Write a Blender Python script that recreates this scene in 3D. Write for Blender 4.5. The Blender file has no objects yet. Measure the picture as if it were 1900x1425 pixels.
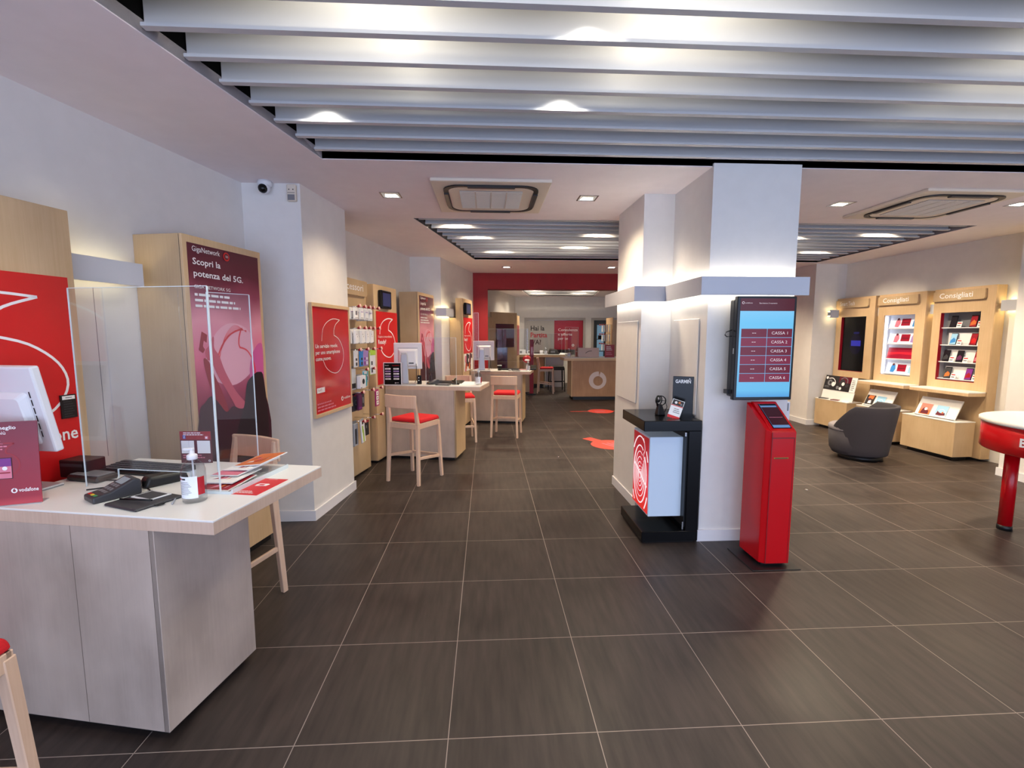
import bpy, math, random
from math import pi, sin, cos, radians
from mathutils import Vector, Matrix
random.seed(7)
S = bpy.context.scene
COL = S.collection

# ------------------------------------------------------------ camera, light of the place, exposure
cam_d = bpy.data.cameras.new('camera'); cam = bpy.data.objects.new('camera', cam_d); COL.objects.link(cam)
cam_d.sensor_width = 36.0; cam_d.lens = 36.0 * 871.6 / 1900.0
cam_d.clip_start = 0.05; cam_d.clip_end = 100
cam.location = (0, 0, 1.6)
cam.rotation_euler = (pi/2 - 0.1057, 0, -0.054)
S.camera = cam
S.view_settings.view_transform = 'Standard'; S.view_settings.look = 'None'
S.view_settings.gamma = 1.0; S.view_settings.use_curve_mapping = False
S.view_settings.exposure = 0.0

w = bpy.data.worlds.new('world'); S.world = w; w.use_nodes = True
w.node_tree.nodes['Background'].inputs[0].default_value = (0.60, 0.715, 1.0, 1)
w.node_tree.nodes['Background'].inputs[1].default_value = 4.2

def area(name, loc, rot, sx, sy, power, color, portal=False, spread=pi):
    d = bpy.data.lights.new(name, 'AREA'); d.shape = 'RECTANGLE'; d.size = sx; d.size_y = sy
    d.energy = power; d.color = color; d.spread = spread
    if portal: d.cycles.is_portal = True
    o = bpy.data.objects.new(name, d); COL.objects.link(o); o.location = loc; o.rotation_euler = rot
    return o
def spot(name, loc, power, color=(1, .80, .56), angle=120, blend=.6, r=.04, rot=(0, 0, 0)):
    d = bpy.data.lights.new(name, 'SPOT'); d.energy = power; d.color = color
    d.spot_size = radians(angle); d.spot_blend = blend; d.shadow_soft_size = r
    o = bpy.data.objects.new(name, d); COL.objects.link(o); o.location = loc; o.rotation_euler = rot
    return o
# daylight comes in through the open glass shopfront behind the camera
area('shopfront_daylight', (1.4, -2.15, 1.4), (-pi/2, 0, pi), 8.2, 2.6, 1, (1, 1, 1), portal=True)

# ------------------------------------------------------------ materials
def lin(c):
    return tuple(((v/255)/12.92 if v/255 <= .04045 else ((v/255+.055)/1.055)**2.4) for v in c)
MC = {}
def mat(name, rgb=(200, 200, 200), rough=.5, metal=0, emit=0, spec=.5, alpha=1, trans=0, coat=0):
    if name in MC: return MC[name]
    m = bpy.data.materials.new(name); m.use_nodes = True
    b = m.node_tree.nodes['Principled BSDF']
    c = lin(rgb)+(1,)
    b.inputs['Base Color'].default_value = c
    b.inputs['Roughness'].default_value = rough
    b.inputs['Metallic'].default_value = metal
    b.inputs['Specular IOR Level'].default_value = spec
    if emit:
        b.inputs['Emission Color'].default_value = c; b.inputs['Emission Strength'].default_value = emit
    if alpha < 1: b.inputs['Alpha'].default_value = alpha
    if trans: b.inputs['Transmission Weight'].default_value = trans; b.inputs['IOR'].default_value = 1.33
    if coat: b.inputs['Coat Weight'].default_value = coat; b.inputs['Coat Roughness'].default_value = .08
    MC[name] = m
    return m
def screen(name, rgb, e=1.0):
    if name in MC: return MC[name]
    m = mat(name, (6, 6, 8), .2, spec=.25); b = m.node_tree.nodes['Principled BSDF']
    b.inputs['Emission Color'].default_value = lin(rgb)+(1,); b.inputs['Emission Strength'].default_value = e
    return m
def noisy(name, rgb, rgb2, scale=(4, 4, 4), rough=.5, bump=0, detail=4, coat=0, spec=.5, lo=.35, hi=.7):
    if name in MC: return MC[name]
    m = mat(name, rgb, rough, spec=spec, coat=coat); nt = m.node_tree; N = nt.nodes; L = nt.links
    b = N['Principled BSDF']
    tc = N.new('ShaderNodeTexCoord'); mp = N.new('ShaderNodeMapping'); mp.inputs['Scale'].default_value = scale
    nz = N.new('ShaderNodeTexNoise'); nz.inputs['Scale'].default_value = 1; nz.inputs['Detail'].default_value = detail
    rp = N.new('ShaderNodeValToRGB'); rp.color_ramp.elements[0].position = lo; rp.color_ramp.elements[1].position = hi
    rp.color_ramp.elements[0].color = lin(rgb)+(1,); rp.color_ramp.elements[1].color = lin(rgb2)+(1,)
    L.new(tc.outputs['Object'], mp.inputs['Vector']); L.new(mp.outputs[0], nz.inputs['Vector'])
    L.new(nz.outputs[0], rp.inputs[0]); L.new(rp.outputs[0], b.inputs['Base Color'])
    if bump:
        bp = N.new('ShaderNodeBump'); bp.inputs['Strength'].default_value = bump; bp.inputs['Distance'].default_value = .002
        L.new(nz.outputs[0], bp.inputs['Height']); L.new(bp.outputs[0], b.inputs['Normal'])
    return m
def wood(name, c1, c2, rough=.45, figure=.62):
    """pale vertical grained veneer: stretched noise plus broad cloudy figure"""
    if name in MC: return MC[name]
    m = mat(name, c1, rough); nt = m.node_tree; N = nt.nodes; L = nt.links; b = N['Principled BSDF']
    tc = N.new('ShaderNodeTexCoord')
    def nz(scale, det):
        mp = N.new('ShaderNodeMapping'); mp.inputs['Scale'].default_value = scale
        n = N.new('ShaderNodeTexNoise'); n.inputs['Scale'].default_value = 1; n.inputs['Detail'].default_value = det
        L.new(tc.outputs['Object'], mp.inputs['Vector']); L.new(mp.outputs[0], n.inputs['Vector']); return n
    a = nz((90, 90, 3), 3); c = nz((3.5, 3.5, 2.2), 5)
    mx = N.new('ShaderNodeMix'); mx.data_type = 'FLOAT'; mx.inputs[0].default_value = figure
    L.new(a.outputs[0], mx.inputs[2]); L.new(c.outputs[0], mx.inputs[3])
    rp = N.new('ShaderNodeValToRGB'); rp.color_ramp.elements[0].position = .36; rp.color_ramp.elements[1].position = .64
    rp.color_ramp.elements[0].color = lin(c1)+(1,); rp.color_ramp.elements[1].color = lin(c2)+(1,)
    L.new(mx.outputs[0], rp.inputs[0]); L.new(rp.outputs[0], b.inputs['Base Color'])
    return m
def gradient(name, stops, axis=2, z0=0, z1=1, rough=.35, emit=0, extra=0, dark=False):
    """printed artwork: colours blend between stops along one object axis"""
    if name in MC: return MC[name]
    m = mat(name, (128, 128, 128), rough); nt = m.node_tree; N = nt.nodes; L = nt.links; b = N['Principled BSDF']
    tc = N.new('ShaderNodeTexCoord'); sp = N.new('ShaderNodeSeparateXYZ'); mr = N.new('ShaderNodeMapRange')
    mr.inputs[1].default_value = z0; mr.inputs[2].default_value = z1
    rp = N.new('ShaderNodeValToRGB'); cr = rp.color_ramp
    for i, (p, c) in enumerate(stops):
        e = cr.elements[i] if i < 2 else cr.elements.new(p)
        e.position = p; e.color = lin(c)+(1,)
    L.new(tc.outputs['Object'], sp.inputs[0]); L.new(sp.outputs[axis], mr.inputs[0])
    if extra:
        n = N.new('ShaderNodeTexNoise'); n.inputs['Scale'].default_value = 3.0; n.inputs['Detail'].default_value = 3
        ma = N.new('ShaderNodeMath'); ma.operation = 'MULTIPLY_ADD'; ma.inputs[1].default_value = extra
        ms = N.new('ShaderNodeMath'); ms.operation = 'SUBTRACT'; ms.inputs[1].default_value = extra*.5
        L.new(tc.outputs['Object'], n.inputs['Vector']); L.new(n.outputs[0], ma.inputs[0]); L.new(mr.outputs[0], ma.inputs[2])
        L.new(ma.outputs[0], ms.inputs[0]); L.new(ms.outputs[0], rp.inputs[0])
    else: L.new(mr.outputs[0], rp.inputs[0])
    if dark: b.inputs['Base Color'].default_value = (.004, .004, .005, 1)
    else: L.new(rp.outputs[0], b.inputs['Base Color'])
    if emit:
        L.new(rp.outputs[0], b.inputs['Emission Color']); b.inputs['Emission Strength'].default_value = emit
    return m
def glass(name, tint=(250, 252, 255), ior=1.45, rough=0.0):
    """thin clear sheet: mostly transparent with a fresnel reflection"""
    if name in MC: return MC[name]
    m = bpy.data.materials.new(name); m.use_nodes = True; nt = m.node_tree; N = nt.nodes; L = nt.links
    N.clear(); o = N.new('ShaderNodeOutputMaterial'); mx = N.new('ShaderNodeMixShader')
    t = N.new('ShaderNodeBsdfTransparent'); t.inputs[0].default_value = lin(tint)+(1,)
    g = N.new('ShaderNodeBsdfGlossy'); g.inputs['Roughness'].default_value = rough
    lw = N.new('ShaderNodeLayerWeight'); lw.inputs[0].default_value = .5
    pw = N.new('ShaderNodeMath'); pw.operation = 'POWER'; pw.inputs[1].default_value = 4.0
    f = N.new('ShaderNodeMath'); f.operation = 'MULTIPLY_ADD'; f.inputs[1].default_value = .8; f.inputs[2].default_value = .045
    L.new(lw.outputs['Facing'], pw.inputs[0]); L.new(pw.outputs[0], f.inputs[0])
    L.new(f.outputs[0], mx.inputs[0]); L.new(t.outputs[0], mx.inputs[1]); L.new(g.outputs[0], mx.inputs[2]); L.new(mx.outputs[0], o.inputs[0])
    MC[name] = m; return m

def tile_floor():
    m = mat('dark_porcelain_tiles', (62, 54, 52), .36); nt = m.node_tree; N = nt.nodes; L = nt.links; b = N['Principled BSDF']
    tc = N.new('ShaderNodeTexCoord'); mp = N.new('ShaderNodeMapping'); mp.inputs['Location'].default_value = (.761, -1.719+.6*20, 0)
    br = N.new('ShaderNodeTexBrick'); br.offset = 0; br.squash = 1
    for k, v in dict(Scale=1.0).items(): br.inputs[k].default_value = v
    br.inputs['Brick Width'].default_value = .6; br.inputs['Row Height'].default_value = .6
    br.inputs['Mortar Size'].default_value = .0019; br.inputs['Mortar Smooth'].default_value = .1
    br.inputs['Color1'].default_value = (.8, .8, .8, 1); br.inputs['Color2'].default_value = (1, 1, 1, 1); br.inputs['Mortar'].default_value = (0, 0, 0, 1)
    L.new(tc.outputs['Object'], mp.inputs[0]); L.new(mp.outputs[0], br.inputs['Vector'])
    def nz(scale, det):
        q = N.new('ShaderNodeMapping'); q.inputs['Scale'].default_value = scale
        n = N.new('ShaderNodeTexNoise'); n.inputs['Scale'].default_value = 1; n.inputs['Detail'].default_value = det
        L.new(tc.outputs['Object'], q.inputs[0]); L.new(q.outputs[0], n.inputs['Vector']); return n
    n1 = nz((26, 3.0, 1), 6); n2 = nz((1.7, 1.7, 1), 4); n3 = nz((120, 14, 1), 4)
    mx = N.new('ShaderNodeMix'); mx.data_type = 'FLOAT'; mx.inputs[0].default_value = .45
    L.new(n1.outputs[0], mx.inputs[2]); L.new(n2.outputs[0], mx.inputs[3])
    rp = N.new('ShaderNodeValToRGB'); rp.color_ramp.elements[0].position = .36; rp.color_ramp.elements[1].position = .66
    rp.color_ramp.elements[0].color = lin((41, 35, 33))+(1,); rp.color_ramp.elements[1].color = lin((68, 58, 54))+(1,)
    L.new(mx.outputs[0], rp.inputs[0])
    m1 = N.new('ShaderNodeMix'); m1.data_type = 'RGBA'; m1.blend_type = 'MULTIPLY'; m1.inputs[0].default_value = .55
    L.new(rp.outputs[0], m1.inputs[6]); L.new(br.outputs['Color'], m1.inputs[7])
    m2 = N.new('ShaderNodeMix'); m2.data_type = 'RGBA'; L.new(br.outputs['Fac'], m2.inputs[0])
    L.new(m1.outputs[2], m2.inputs[6]); m2.inputs[7].default_value = lin((150, 138, 130))+(1,)
    L.new(m2.outputs[2], b.inputs['Base Color'])
    rr = N.new('ShaderNodeMapRange'); rr.inputs[1].default_value = .3; rr.inputs[2].default_value = .7; rr.inputs[3].default_value = .36; rr.inputs[4].default_value = .52
    L.new(n2.outputs[0], rr.inputs[0]); L.new(rr.outputs[0], b.inputs['Roughness'])
    bp = N.new('ShaderNodeBump'); bp.inputs['Strength'].default_value = .12; bp.inputs['Distance'].default_value = .002
    L.new(n3.outputs[0], bp.inputs['Height']); L.new(bp.outputs[0], b.inputs['Normal'])
    b.inputs['Specular IOR Level'].default_value = .38
    return m

M_FLOOR = tile_floor()
M_WALL = noisy('white_wall_paint', (221, 217, 213), (225, 221, 217), (9, 9, 9), .75)
M_CEIL = noisy('white_ceiling_paint', (234, 224, 226), (238, 228, 230), (7, 7, 7), .8)
M_SKIRT = mat('white_skirting', (226, 224, 226), .45)
M_BLACKP = mat('black_recess_paint', (5, 5, 6), .9, spec=.1)
M_SLAT = noisy('satin_white_slat_metal', (192, 192, 194), (196, 196, 198), (2, 2, 2), .42, spec=.5)
M_REDW = noisy('dark_red_wall_paint', (142, 8, 16), (150, 10, 20), (6, 6, 6), .6)
M_WOOD = wood('pale_birch_veneer', (184, 155, 118), (200, 172, 134), figure=.78)
M_WOODD = wood('washed_birch_veneer', (166, 150, 139), (194, 177, 165), figure=.88)
M_WOODE = wood('birch_edge_band', (198, 166, 126), (212, 182, 144))
M_STOOL = wood('pale_beech', (210, 174, 146), (224, 192, 166), .4)
M_EDGE = wood('rosy_birch_edge', (194, 166, 146), (210, 184, 164))
M_LAM = mat('white_laminate', (232, 230, 226), .3)
M_BLK = mat('black_plastic', (16, 16, 18), .4)
M_BLKG = mat('gloss_black', (7, 7, 9), .22, spec=.3)
M_DGREY = mat('dark_grey_plastic', (52, 52, 56), .4)
M_GREY = mat('mid_grey_plastic', (120, 120, 124), .45)
M_WHT = mat('white_plastic', (222, 222, 226), .35)
M_SILV = mat('silver_plastic', (176, 178, 184), .35, metal=.3)
M_CHROME = mat('chrome', (200, 200, 204), .18, metal=1)
M_RED = mat('bright_red_print', (208, 20, 24), .4)
M_REDK = mat('gloss_red_lacquer', (184, 5, 16), .25, spec=.4)
M_DRED = mat('dark_red_print', (150, 16, 34), .35)
M_MAROON = mat('maroon_print', (92, 18, 36), .35)
M_TXT = mat('white_print', (240, 238, 238), .5)
M_TXTK = mat('black_print', (30, 26, 28), .5)
M_TXTR = mat('red_lettering', (170, 20, 36), .5)
M_PINK = mat('pink_print', (214, 120, 140), .4)
M_FABR = noisy('red_seat_fabric', (196, 14, 24), (208, 20, 30), (300, 300, 300), .85)
M_GFAB = noisy('charcoal_wool', (50, 47, 52), (64, 60, 66), (500, 500, 500), .95, bump=.3)
M_GFAB2 = noisy('grey_wool_seat', (120, 114, 118), (136, 130, 134), (500, 500, 500), .95, bump=.3)
M_ACR = glass('clear_acrylic')
M_ACRE = mat('acrylic_edge', (214, 226, 230), .15, spec=.8)
M_LEDW = mat('warm_led_strip', (255, 230, 170), .5, emit=34)
M_LEDN = mat('soft_led_strip', (255, 240, 190), .5, emit=11)
M_LEDC = mat('neutral_led_strip', (255, 246, 228), .5, emit=30)
M_BAND = mat('band_grey_white', (196, 198, 206), .5)
M_LAMP = mat('downlight_lens', (255, 250, 240), .5, emit=14)
M_IVORY = mat('ivory_plastic', (218, 206, 190), .5)
M_PAPER = mat('white_paper', (236, 234, 232), .7)
M_TEAL = mat('teal_print', (40, 160, 170), .4)
M_LIME = mat('lime_print', (170, 206, 60), .4)
M_BLUE = mat('blue_print', (50, 130, 200), .4)
M_LBLUE = mat('pale_blue_print', (150, 196, 226), .4)
M_PURP = mat('purple_print', (120, 40, 130), .4)
M_VIOL = mat('dark_violet_print', (92, 28, 74), .4)
M_LILAC = mat('lilac_print', (160, 130, 190), .4)
M_ORNG = mat('orange_print', (206, 110, 50), .4)
M_GOLD = mat('brass', (190, 160, 80), .3, metal=.8)
M_CASE = mat('clear_grey_blister', (170, 172, 178), .25)
M_DCASE = mat('dark_blister', (54, 50, 56), .25)
M_PEACH = mat('peach_cap', (238, 190, 178), .4)
M_FLSTK = noisy('floor_sticker_red', (214, 66, 56), (224, 76, 64), (10, 10, 10), .45)

# ------------------------------------------------------------ mesh builder
class MB:
    def __init__(s): s.v = []; s.f = []; s.mi = []; s.mats = []; s.cur = 0; s.sm = []; s.smooth = False
    def m(s, mt):
        if mt not in s.mats: s.mats.append(mt)
        s.cur = s.mats.index(mt); return s
    def add(s, vs, fs):
        b = len(s.v); s.v += [tuple(p) for p in vs]
        for f in fs: s.f.append([b+i for i in f]); s.mi.append(s.cur); s.sm.append(s.smooth)
        return s
    def box(s, x0, x1, y0, y1, z0, z1):
        v = [(x, y, z) for z in (z0, z1) for y in (y0, y1) for x in (x0, x1)]
        return s.add(v, [(0, 2, 3, 1), (4, 5, 7, 6), (0, 1, 5, 4), (2, 6, 7, 3), (0, 4, 6, 2), (1, 3, 7, 5)])
    def poly(s, pts): return s.add(pts, [tuple(range(len(pts)))])
    def extrude(s, pts, vec):
        n = len(pts); vec = Vector(vec); a = [Vector(p) for p in pts]
        vs = a+[p+vec for p in a]
        return s.add(vs, [tuple(range(n))[::-1], tuple(range(n, 2*n))]+[(i, (i+1) % n, n+(i+1) % n, n+i) for i in range(n)])
    def prism(s, xy, z0, z1): return s.extrude([(x, y, z0) for x, y in xy], (0, 0, z1-z0))
    def hexa(s, b, t):     # bottom quad, top quad
        return s.add(list(b)+list(t), [(3, 2, 1, 0), (4, 5, 6, 7)]+[(i, (i+1) % 4, 4+(i+1) % 4, 4+i) for i in range(4)])
    def bar(s, p, q, w, d, w2=None, d2=None, up=(0, 0, 1)):
        """tapered rectangular bar from p to q"""
        p = Vector(p); q = Vector(q); a = (q-p).normalized(); u = Vector(up)
        if abs(a.dot(u)) > .95: u = Vector((0, 1, 0))
        r = a.cross(u).normalized(); u = r.cross(a).normalized(); w2 = w2 or w; d2 = d2 or d
        f = lambda c, ww, dd: [c+r*sx*ww/2+u*sy*dd/2 for sx, sy in ((-1, -1), (1, -1), (1, 1), (-1, 1))]
        return s.hexa(f(p, w, d), f(q, w2, d2))
    def tube(s, pts, r, n=8, r2=None):
        pts = [Vector(p) for p in pts]; rings = []; old = s.smooth; s.smooth = True
        ref = Vector((0, 0, 1)); vs = []
        for i, p in enumerate(pts):
            t = (pts[min(i+1, len(pts)-1)]-pts[max(i-1, 0)]).normalized()
            if abs(t.dot(ref)) > .98: ref = Vector((1, 0, 0))
            a = t.cross(ref).normalized(); b = a.cross(t).normalized()
            rr = r if r2 is None else r+(r2-r)*i/(len(pts)-1)
            vs += [p+a*rr*cos(2*pi*k/n)+b*rr*sin(2*pi*k/n) for k in range(n)]
        fs = []
        for i in range(len(pts)-1):
            for k in range(n): fs.append((i*n+k, i*n+(k+1) % n, (i+1)*n+(k+1) % n, (i+1)*n+k))
        fs += [tuple(range(n))[::-1], tuple(range((len(pts)-1)*n, len(pts)*n))]
        s.add(vs, fs); s.smooth = old; return s
    def lathe(s, prof, n=20, c=(0, 0, 0), sx=1, sy=1, a0=0, a1=2*pi):
        old = s.smooth; s.smooth = True; full = abs(a1-a0-2*pi) < 1e-6; k = n if full else n+1; vs = []
        for r, z in prof:
            for i in range(k):
                a = a0+(a1-a0)*i/n; vs.append((c[0]+r*cos(a)*sx, c[1]+r*sin(a)*sy, c[2]+z))
        fs = []
        for j in range(len(prof)-1):
            for i in range(n):
                i2 = (i+1) % k; fs.append((j*k+i, j*k+i2, (j+1)*k+i2, (j+1)*k+i))
        if full: fs += [tuple(range(k))[::-1], tuple(range((len(prof)-1)*k, len(prof)*k))]
        s.add(vs, fs); s.smooth = old; return s
    def text(s, txt, size, P, R=(1, 0, 0), U=(0, 0, 1), align='LEFT', bold=0.0, width=None, squash=1, mirror=False):
        me = text_mesh(txt, size, align, bold)
        P = Vector(P); R = Vector(R); U = Vector(U)
        xs = [v[0] for v in me[0]] or [0]; kx = squash
        if width: kx = width/(max(xs)-min(xs))
        return s.add([P+R*v[0]*kx+U*v[1] for v in me[0]], me[1])
    def build(s, name, parent=None, bevel=0, loc=None, mt=None, seg=1, sub=0, mw=None, recalc=True):
        me = bpy.data.meshes.new(name); me.from_pydata(s.v, [], s.f)
        for i, f in enumerate(me.polygons): f.material_index = s.mi[i]; f.use_smooth = s.sm[i]
        for t in (s.mats or [mt]): me.materials.append(t)
        if recalc:
            import bmesh
            bm = bmesh.new(); bm.from_mesh(me); bmesh.ops.recalc_face_normals(bm, faces=bm.faces); bm.to_mesh(me); bm.free()
        o = bpy.data.objects.new(name, me); COL.objects.link(o)
        if parent: o.parent = parent
        if loc: o.location = loc
        if mw is not None: o.matrix_local = mw
        if sub:
            md = o.modifiers.new('smooth', 'SUBSURF'); md.levels = sub; md.render_levels = sub
        if bevel:
            md = o.modifiers.new('bevel', 'BEVEL'); md.width = bevel; md.segments = seg; md.limit_method = 'ANGLE'; md.angle_limit = radians(40)
        return o
TC = {}
def text_mesh(txt, size, align, bold):
    k = (txt, size, align, bold)
    if k in TC: return TC[k]
    cu = bpy.data.curves.new('t', 'FONT'); cu.body = txt; cu.size = size/.70; cu.align_x = align; cu.offset = bold*size; cu.resolution_u = 2
    o = bpy.data.objects.new('t', cu); me = o.to_mesh()
    r = ([tuple(v.co) for v in me.vertices], [tuple(p.vertices) for p in me.polygons])
    o.to_mesh_clear(); bpy.data.objects.remove(o); bpy.data.curves.remove(cu); TC[k] = r
    return r
class Face:
    """a flat printed face: coordinates run right (x) and up (y) from an origin, layers sit a hair apart"""
    def __init__(s, mb, O, R, U, step=.0006):
        s.mb = mb; s.O = Vector(O); s.R = Vector(R).normalized(); s.U = Vector(U).normalized(); s.N = s.R.cross(s.U); s.st = step
    def p(s, x, y, l=1): return s.O+s.R*x+s.U*y+s.N*s.st*l
    def rect(s, mt, x0, y0, x1, y1, l=1): s.mb.m(mt).poly([s.p(x0, y0, l), s.p(x1, y0, l), s.p(x1, y1, l), s.p(x0, y1, l)]); return s
    def poly(s, mt, pts, l=1): s.mb.m(mt).poly([s.p(x, y, l) for x, y in pts]); return s
    def disc(s, mt, x, y, r, l=1, ry=None, n=20):
        ry = ry or r; return s.poly(mt, [(x+r*cos(2*pi*k/n), y+ry*sin(2*pi*k/n)) for k in range(n)], l)
    def stroke(s, mt, pts, w, l=1, closed=False):
        pts = smooth2(pts, closed); n = len(pts); vs = []
        for i, (x, y) in enumerate(pts):
            a = pts[(i-1) % n] if (closed or i) else pts[0]; b = pts[(i+1) % n] if (closed or i < n-1) else pts[-1]
            dx, dy = b[0]-a[0], b[1]-a[1]; d = math.hypot(dx, dy) or 1
            vs += [s.p(x-dy/d*w/2, y+dx/d*w/2, l), s.p(x+dy/d*w/2, y-dx/d*w/2, l)]
        s.mb.m(mt).add(vs, [(2*i, 2*i+1, 2*((i+1) % n)+1, 2*((i+1) % n)) for i in range(n if closed else n-1)]); return s
    def text(s, mt, txt, size, x, y, l=2, align='LEFT', bold=0.0, width=None):
        s.mb.m(mt).text(txt, size, s.p(x, y, l), s.R, s.U, align, bold, width); return s
    def lines(s, mt, x, y, w, h, n, l=2, frac=.45):
        """rows of small print too small to read"""
        for i in range(n):
            x1 = x+w*(.75+.25*((i*37) % 5)/4)
            c = x
            while c < x1-.01*w:
                d = w*(.06+.10*((i*13+int(c*997)) % 7)/6); s.rect(mt, c, y-i*h-h*frac, min(c+d, x1), y-i*h, l); c += d+w*.025
        return s
def smooth2(p, closed):
    if len(p) < 4: return p
    out = []; n = len(p)
    for i in range(n if closed else n-1):
        a, b, c, d = [p[(i+k) % n] if closed else p[min(max(i+k, 0), n-1)] for k in (-1, 0, 1, 2)]
        for t in (0, .25, .5, .75):
            out.append(tuple(.5*((2*b[j])+(-a[j]+c[j])*t+(2*a[j]-5*b[j]+4*c[j]-d[j])*t*t+(-a[j]+3*b[j]-3*c[j]+d[j])*t**3) for j in (0, 1)))
    if not closed: out.append(p[-1])
    return out
# the big open speech-mark outline printed on many posters, in a unit box
DROP1 = [(0.0, .60), (.06, .80), (.25, .93), (.55, 1.0), (.86, .985)]
DROP2 = [(.86, .985), (.66, .90), (.57, .80), (.56, .70)]
DROP3 = [(.56, .70), (.78, .63), (.95, .48), (1.0, .30), (.90, .12), (.68, .01), (.42, .02), (.16, .12), (0.02, .27)]
def drop(F, mt, x, y, w, h, t, l=2):
    for q in (DROP1, DROP2, DROP3): F.stroke(mt, [(x+a*w, y+b*h) for a, b in q], t, l)
def logo(F, white, back, x, y, r, l=2):
    F.disc(white, x, y, r, l); F.disc(back, x+.02*r, y-.08*r, r*.5, l+1)
    F.poly(back, [(x-.48*r, y), (x-.2*r, y+.6*r), (x+.3*r, y+1.02*r), (x+.36*r, y+.9*r), (x+.12*r, y+.62*r), (x+.2*r, y+.4*r)], l+1)

def thing(name, label, cat, loc=(0, 0, 0), rz=0, group=None):
    o = bpy.data.objects.new(name, None); COL.objects.link(o); o.empty_display_size = .1
    o.location = loc; o.rotation_euler = (0, 0, rz); o['label'] = label; o['category'] = cat
    if group: o['group'] = group
    return o
def tag(o, label, cat, group=None):
    o['label'] = label; o['category'] = cat
    if group: o['group'] = group
    return o
def place(o, loc, rz=0): o.location = loc; o.rotation_euler = (0, 0, rz); return o
def struct(o): o['kind'] = 'structure'; return o
def dup(r, loc, rz, label, group=None):
    c = r.copy(); COL.objects.link(c); c.location = loc; c.rotation_euler = (0, 0, rz); c['label'] = label
    if group: c['group'] = group
    def rec(a, b):
        for ch in [x for x in a.children if x is not c]:
            d = ch.copy(); COL.objects.link(d); d.parent = b; rec(ch, d)
    rec(r, c)
    return c

AL = -0.1974          # the left wall and everything on it turn this much from the tile grid
UL = Vector((.9806, -.1961, 0)); VL = Vector((.1961, .9806, 0))
AR = 0.05             # the right wall
UR = Vector((.99875, .04998, 0)); VR = Vector((-.04998, .99875, 0))
def L(P, a, b, z=0): return tuple(Vector((P[0], P[1], z))+UL*a+VL*b)
def Rr(P, a, b, z=0): return tuple(Vector((P[0], P[1], z))+UR*a+VR*b)
H = 2.8

# ------------------------------------------------------------ setting
struct(MB().m(M_FLOOR).box(-4.2, 6.8, -2.6, 16.2, -.1, 0).build('floor'))
# coffers: y0,y1, left x at y0/y1, right x at y0/y1
COF = [(-1.0, 3.45, -1.96, -1.125, 5.2, 5.4), (5.09, 7.80, -.755, -.18, 5.455, 5.57), (12.95, 15.0, .94, 1.36, 3.12, 3.40)]
mb = MB().m(M_CEIL); ys = -2.6
for (a, b, l0, l1, r0, r1) in COF:
    mb.box(-4.2, 6.8, ys, a, H, H+.06)
    mb.prism([(-4.2, a), (l0, a), (l1, b), (-4.2, b)], H, H+.06)
    mb.prism([(r0, a), (6.8, a), (6.8, b), (r1, b)], H, H+.06); ys = b
mb.box(-4.2, 6.8, ys, 16.2, H, H+.06)
struct(mb.build('ceiling'))
for i, (a, b, l0, l1, r0, r1) in enumerate(COF):
    mb = MB().m(M_BLACKP); t = .02; zt = 3.3
    q = [(l0, a), (r0, a), (r1, b), (l1, b)]; o = [(l0-t, a-t), (r0+t, a-t), (r1+t, b+t), (l1-t, b+t)]
    for k in range(4):
        k2 = (k+1) % 4; mb.prism([q[k], q[k2], o[k2], o[k]], H+.005, zt)
    mb.prism(o, zt, zt+.03)
    struct(mb.build('trim_%d' % (i+1)))
def slats(idx, label, y_first, n, step, loc):
    a, b, l0, l1, r0, r1 = COF[idx]
    root = thing('slatted_ceiling_fixture', label, 'ceiling slats', loc)
    for k in range(n):
        y = y_first-k*step; f = (y-a)/(b-a); xl = l0+(l1-l0)*f+.012; xr = r0+(r1-r0)*f-.012
        m = MB().m(M_SLAT)
        m.box(xl, xr, y, y+.008, H+.018, H+.155).box(xl, xr, y-.026, y, H+.018, H+.024).box(xl, xr, y-.026, y-.023, H+.024, H+.032)
        o = m.build('slat', root); o.location = (-loc[0], -loc[1], -loc[2])
    return root
slats(0, 'large ceiling field of white metal slats nearest the entrance', 3.345, 18, .2065, (1.8, 1.6, 2.82))
slats(1, 'ceiling field of white slats beyond the two air conditioners', 7.70, 13, .2065, (2.4, 6.4, 2.82))
slats(2, 'small slatted ceiling field in the far room behind the red frame', 14.9, 10, .2065, (2.2, 14, 2.82))

def wl(y): return -2.15+.2*(y-2.97)       # near left wall
def wl2(y): return -1.633+.236*(y-5.703)  # left wall beyond the first pier
def wall(name, pts, z0=0, z1=H+.03, th=.15, mt=None, side=1):
    """wall following a floor line; thickness goes to the left of travel for side=1"""
    mt = mt or M_WALL; m = MB().m(mt); n = len(pts); P = [Vector(p) for p in pts]; off = []
    for i in range(n):
        ns = []
        if i: d = (P[i]-P[i-1]).normalized(); ns.append(Vector((-d.y, d.x)))
        if i < n-1: d = (P[i+1]-P[i]).normalized(); ns.append(Vector((-d.y, d.x)))
        v = sum(ns, Vector((0, 0))); v = v/max(v.length_squared/len(ns), .4) if len(ns) > 1 else v
        off.append(P[i]+v*th*side)
    for i in range(n-1):
        m.prism([tuple(P[i]), tuple(P[i+1]), tuple(off[i+1]), tuple(off[i])], z0, z1)
    return struct(m.build(name))
left_line = [(wl(-2.3), -2.3), (wl(4.0), 4.0), (-1.488, 4.0), (-1.374, 4.81), (wl2(4.83), 4.83), (wl2(7.575), 7.575), (-.714, 7.575), (-.262, 9.45)]
wall('wall_left', left_line)
def skirt(name, pts, side, z1=.09, th=.014):
    return wall(name, pts, 0, z1, th, M_SKIRT, side)
skirt('baseboard_left', [(wl(2.9), 2.9), (wl(4.0), 4.0), (-1.488, 4.0), (-1.374, 4.81), (-1.6, 4.83)], -1)
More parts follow.
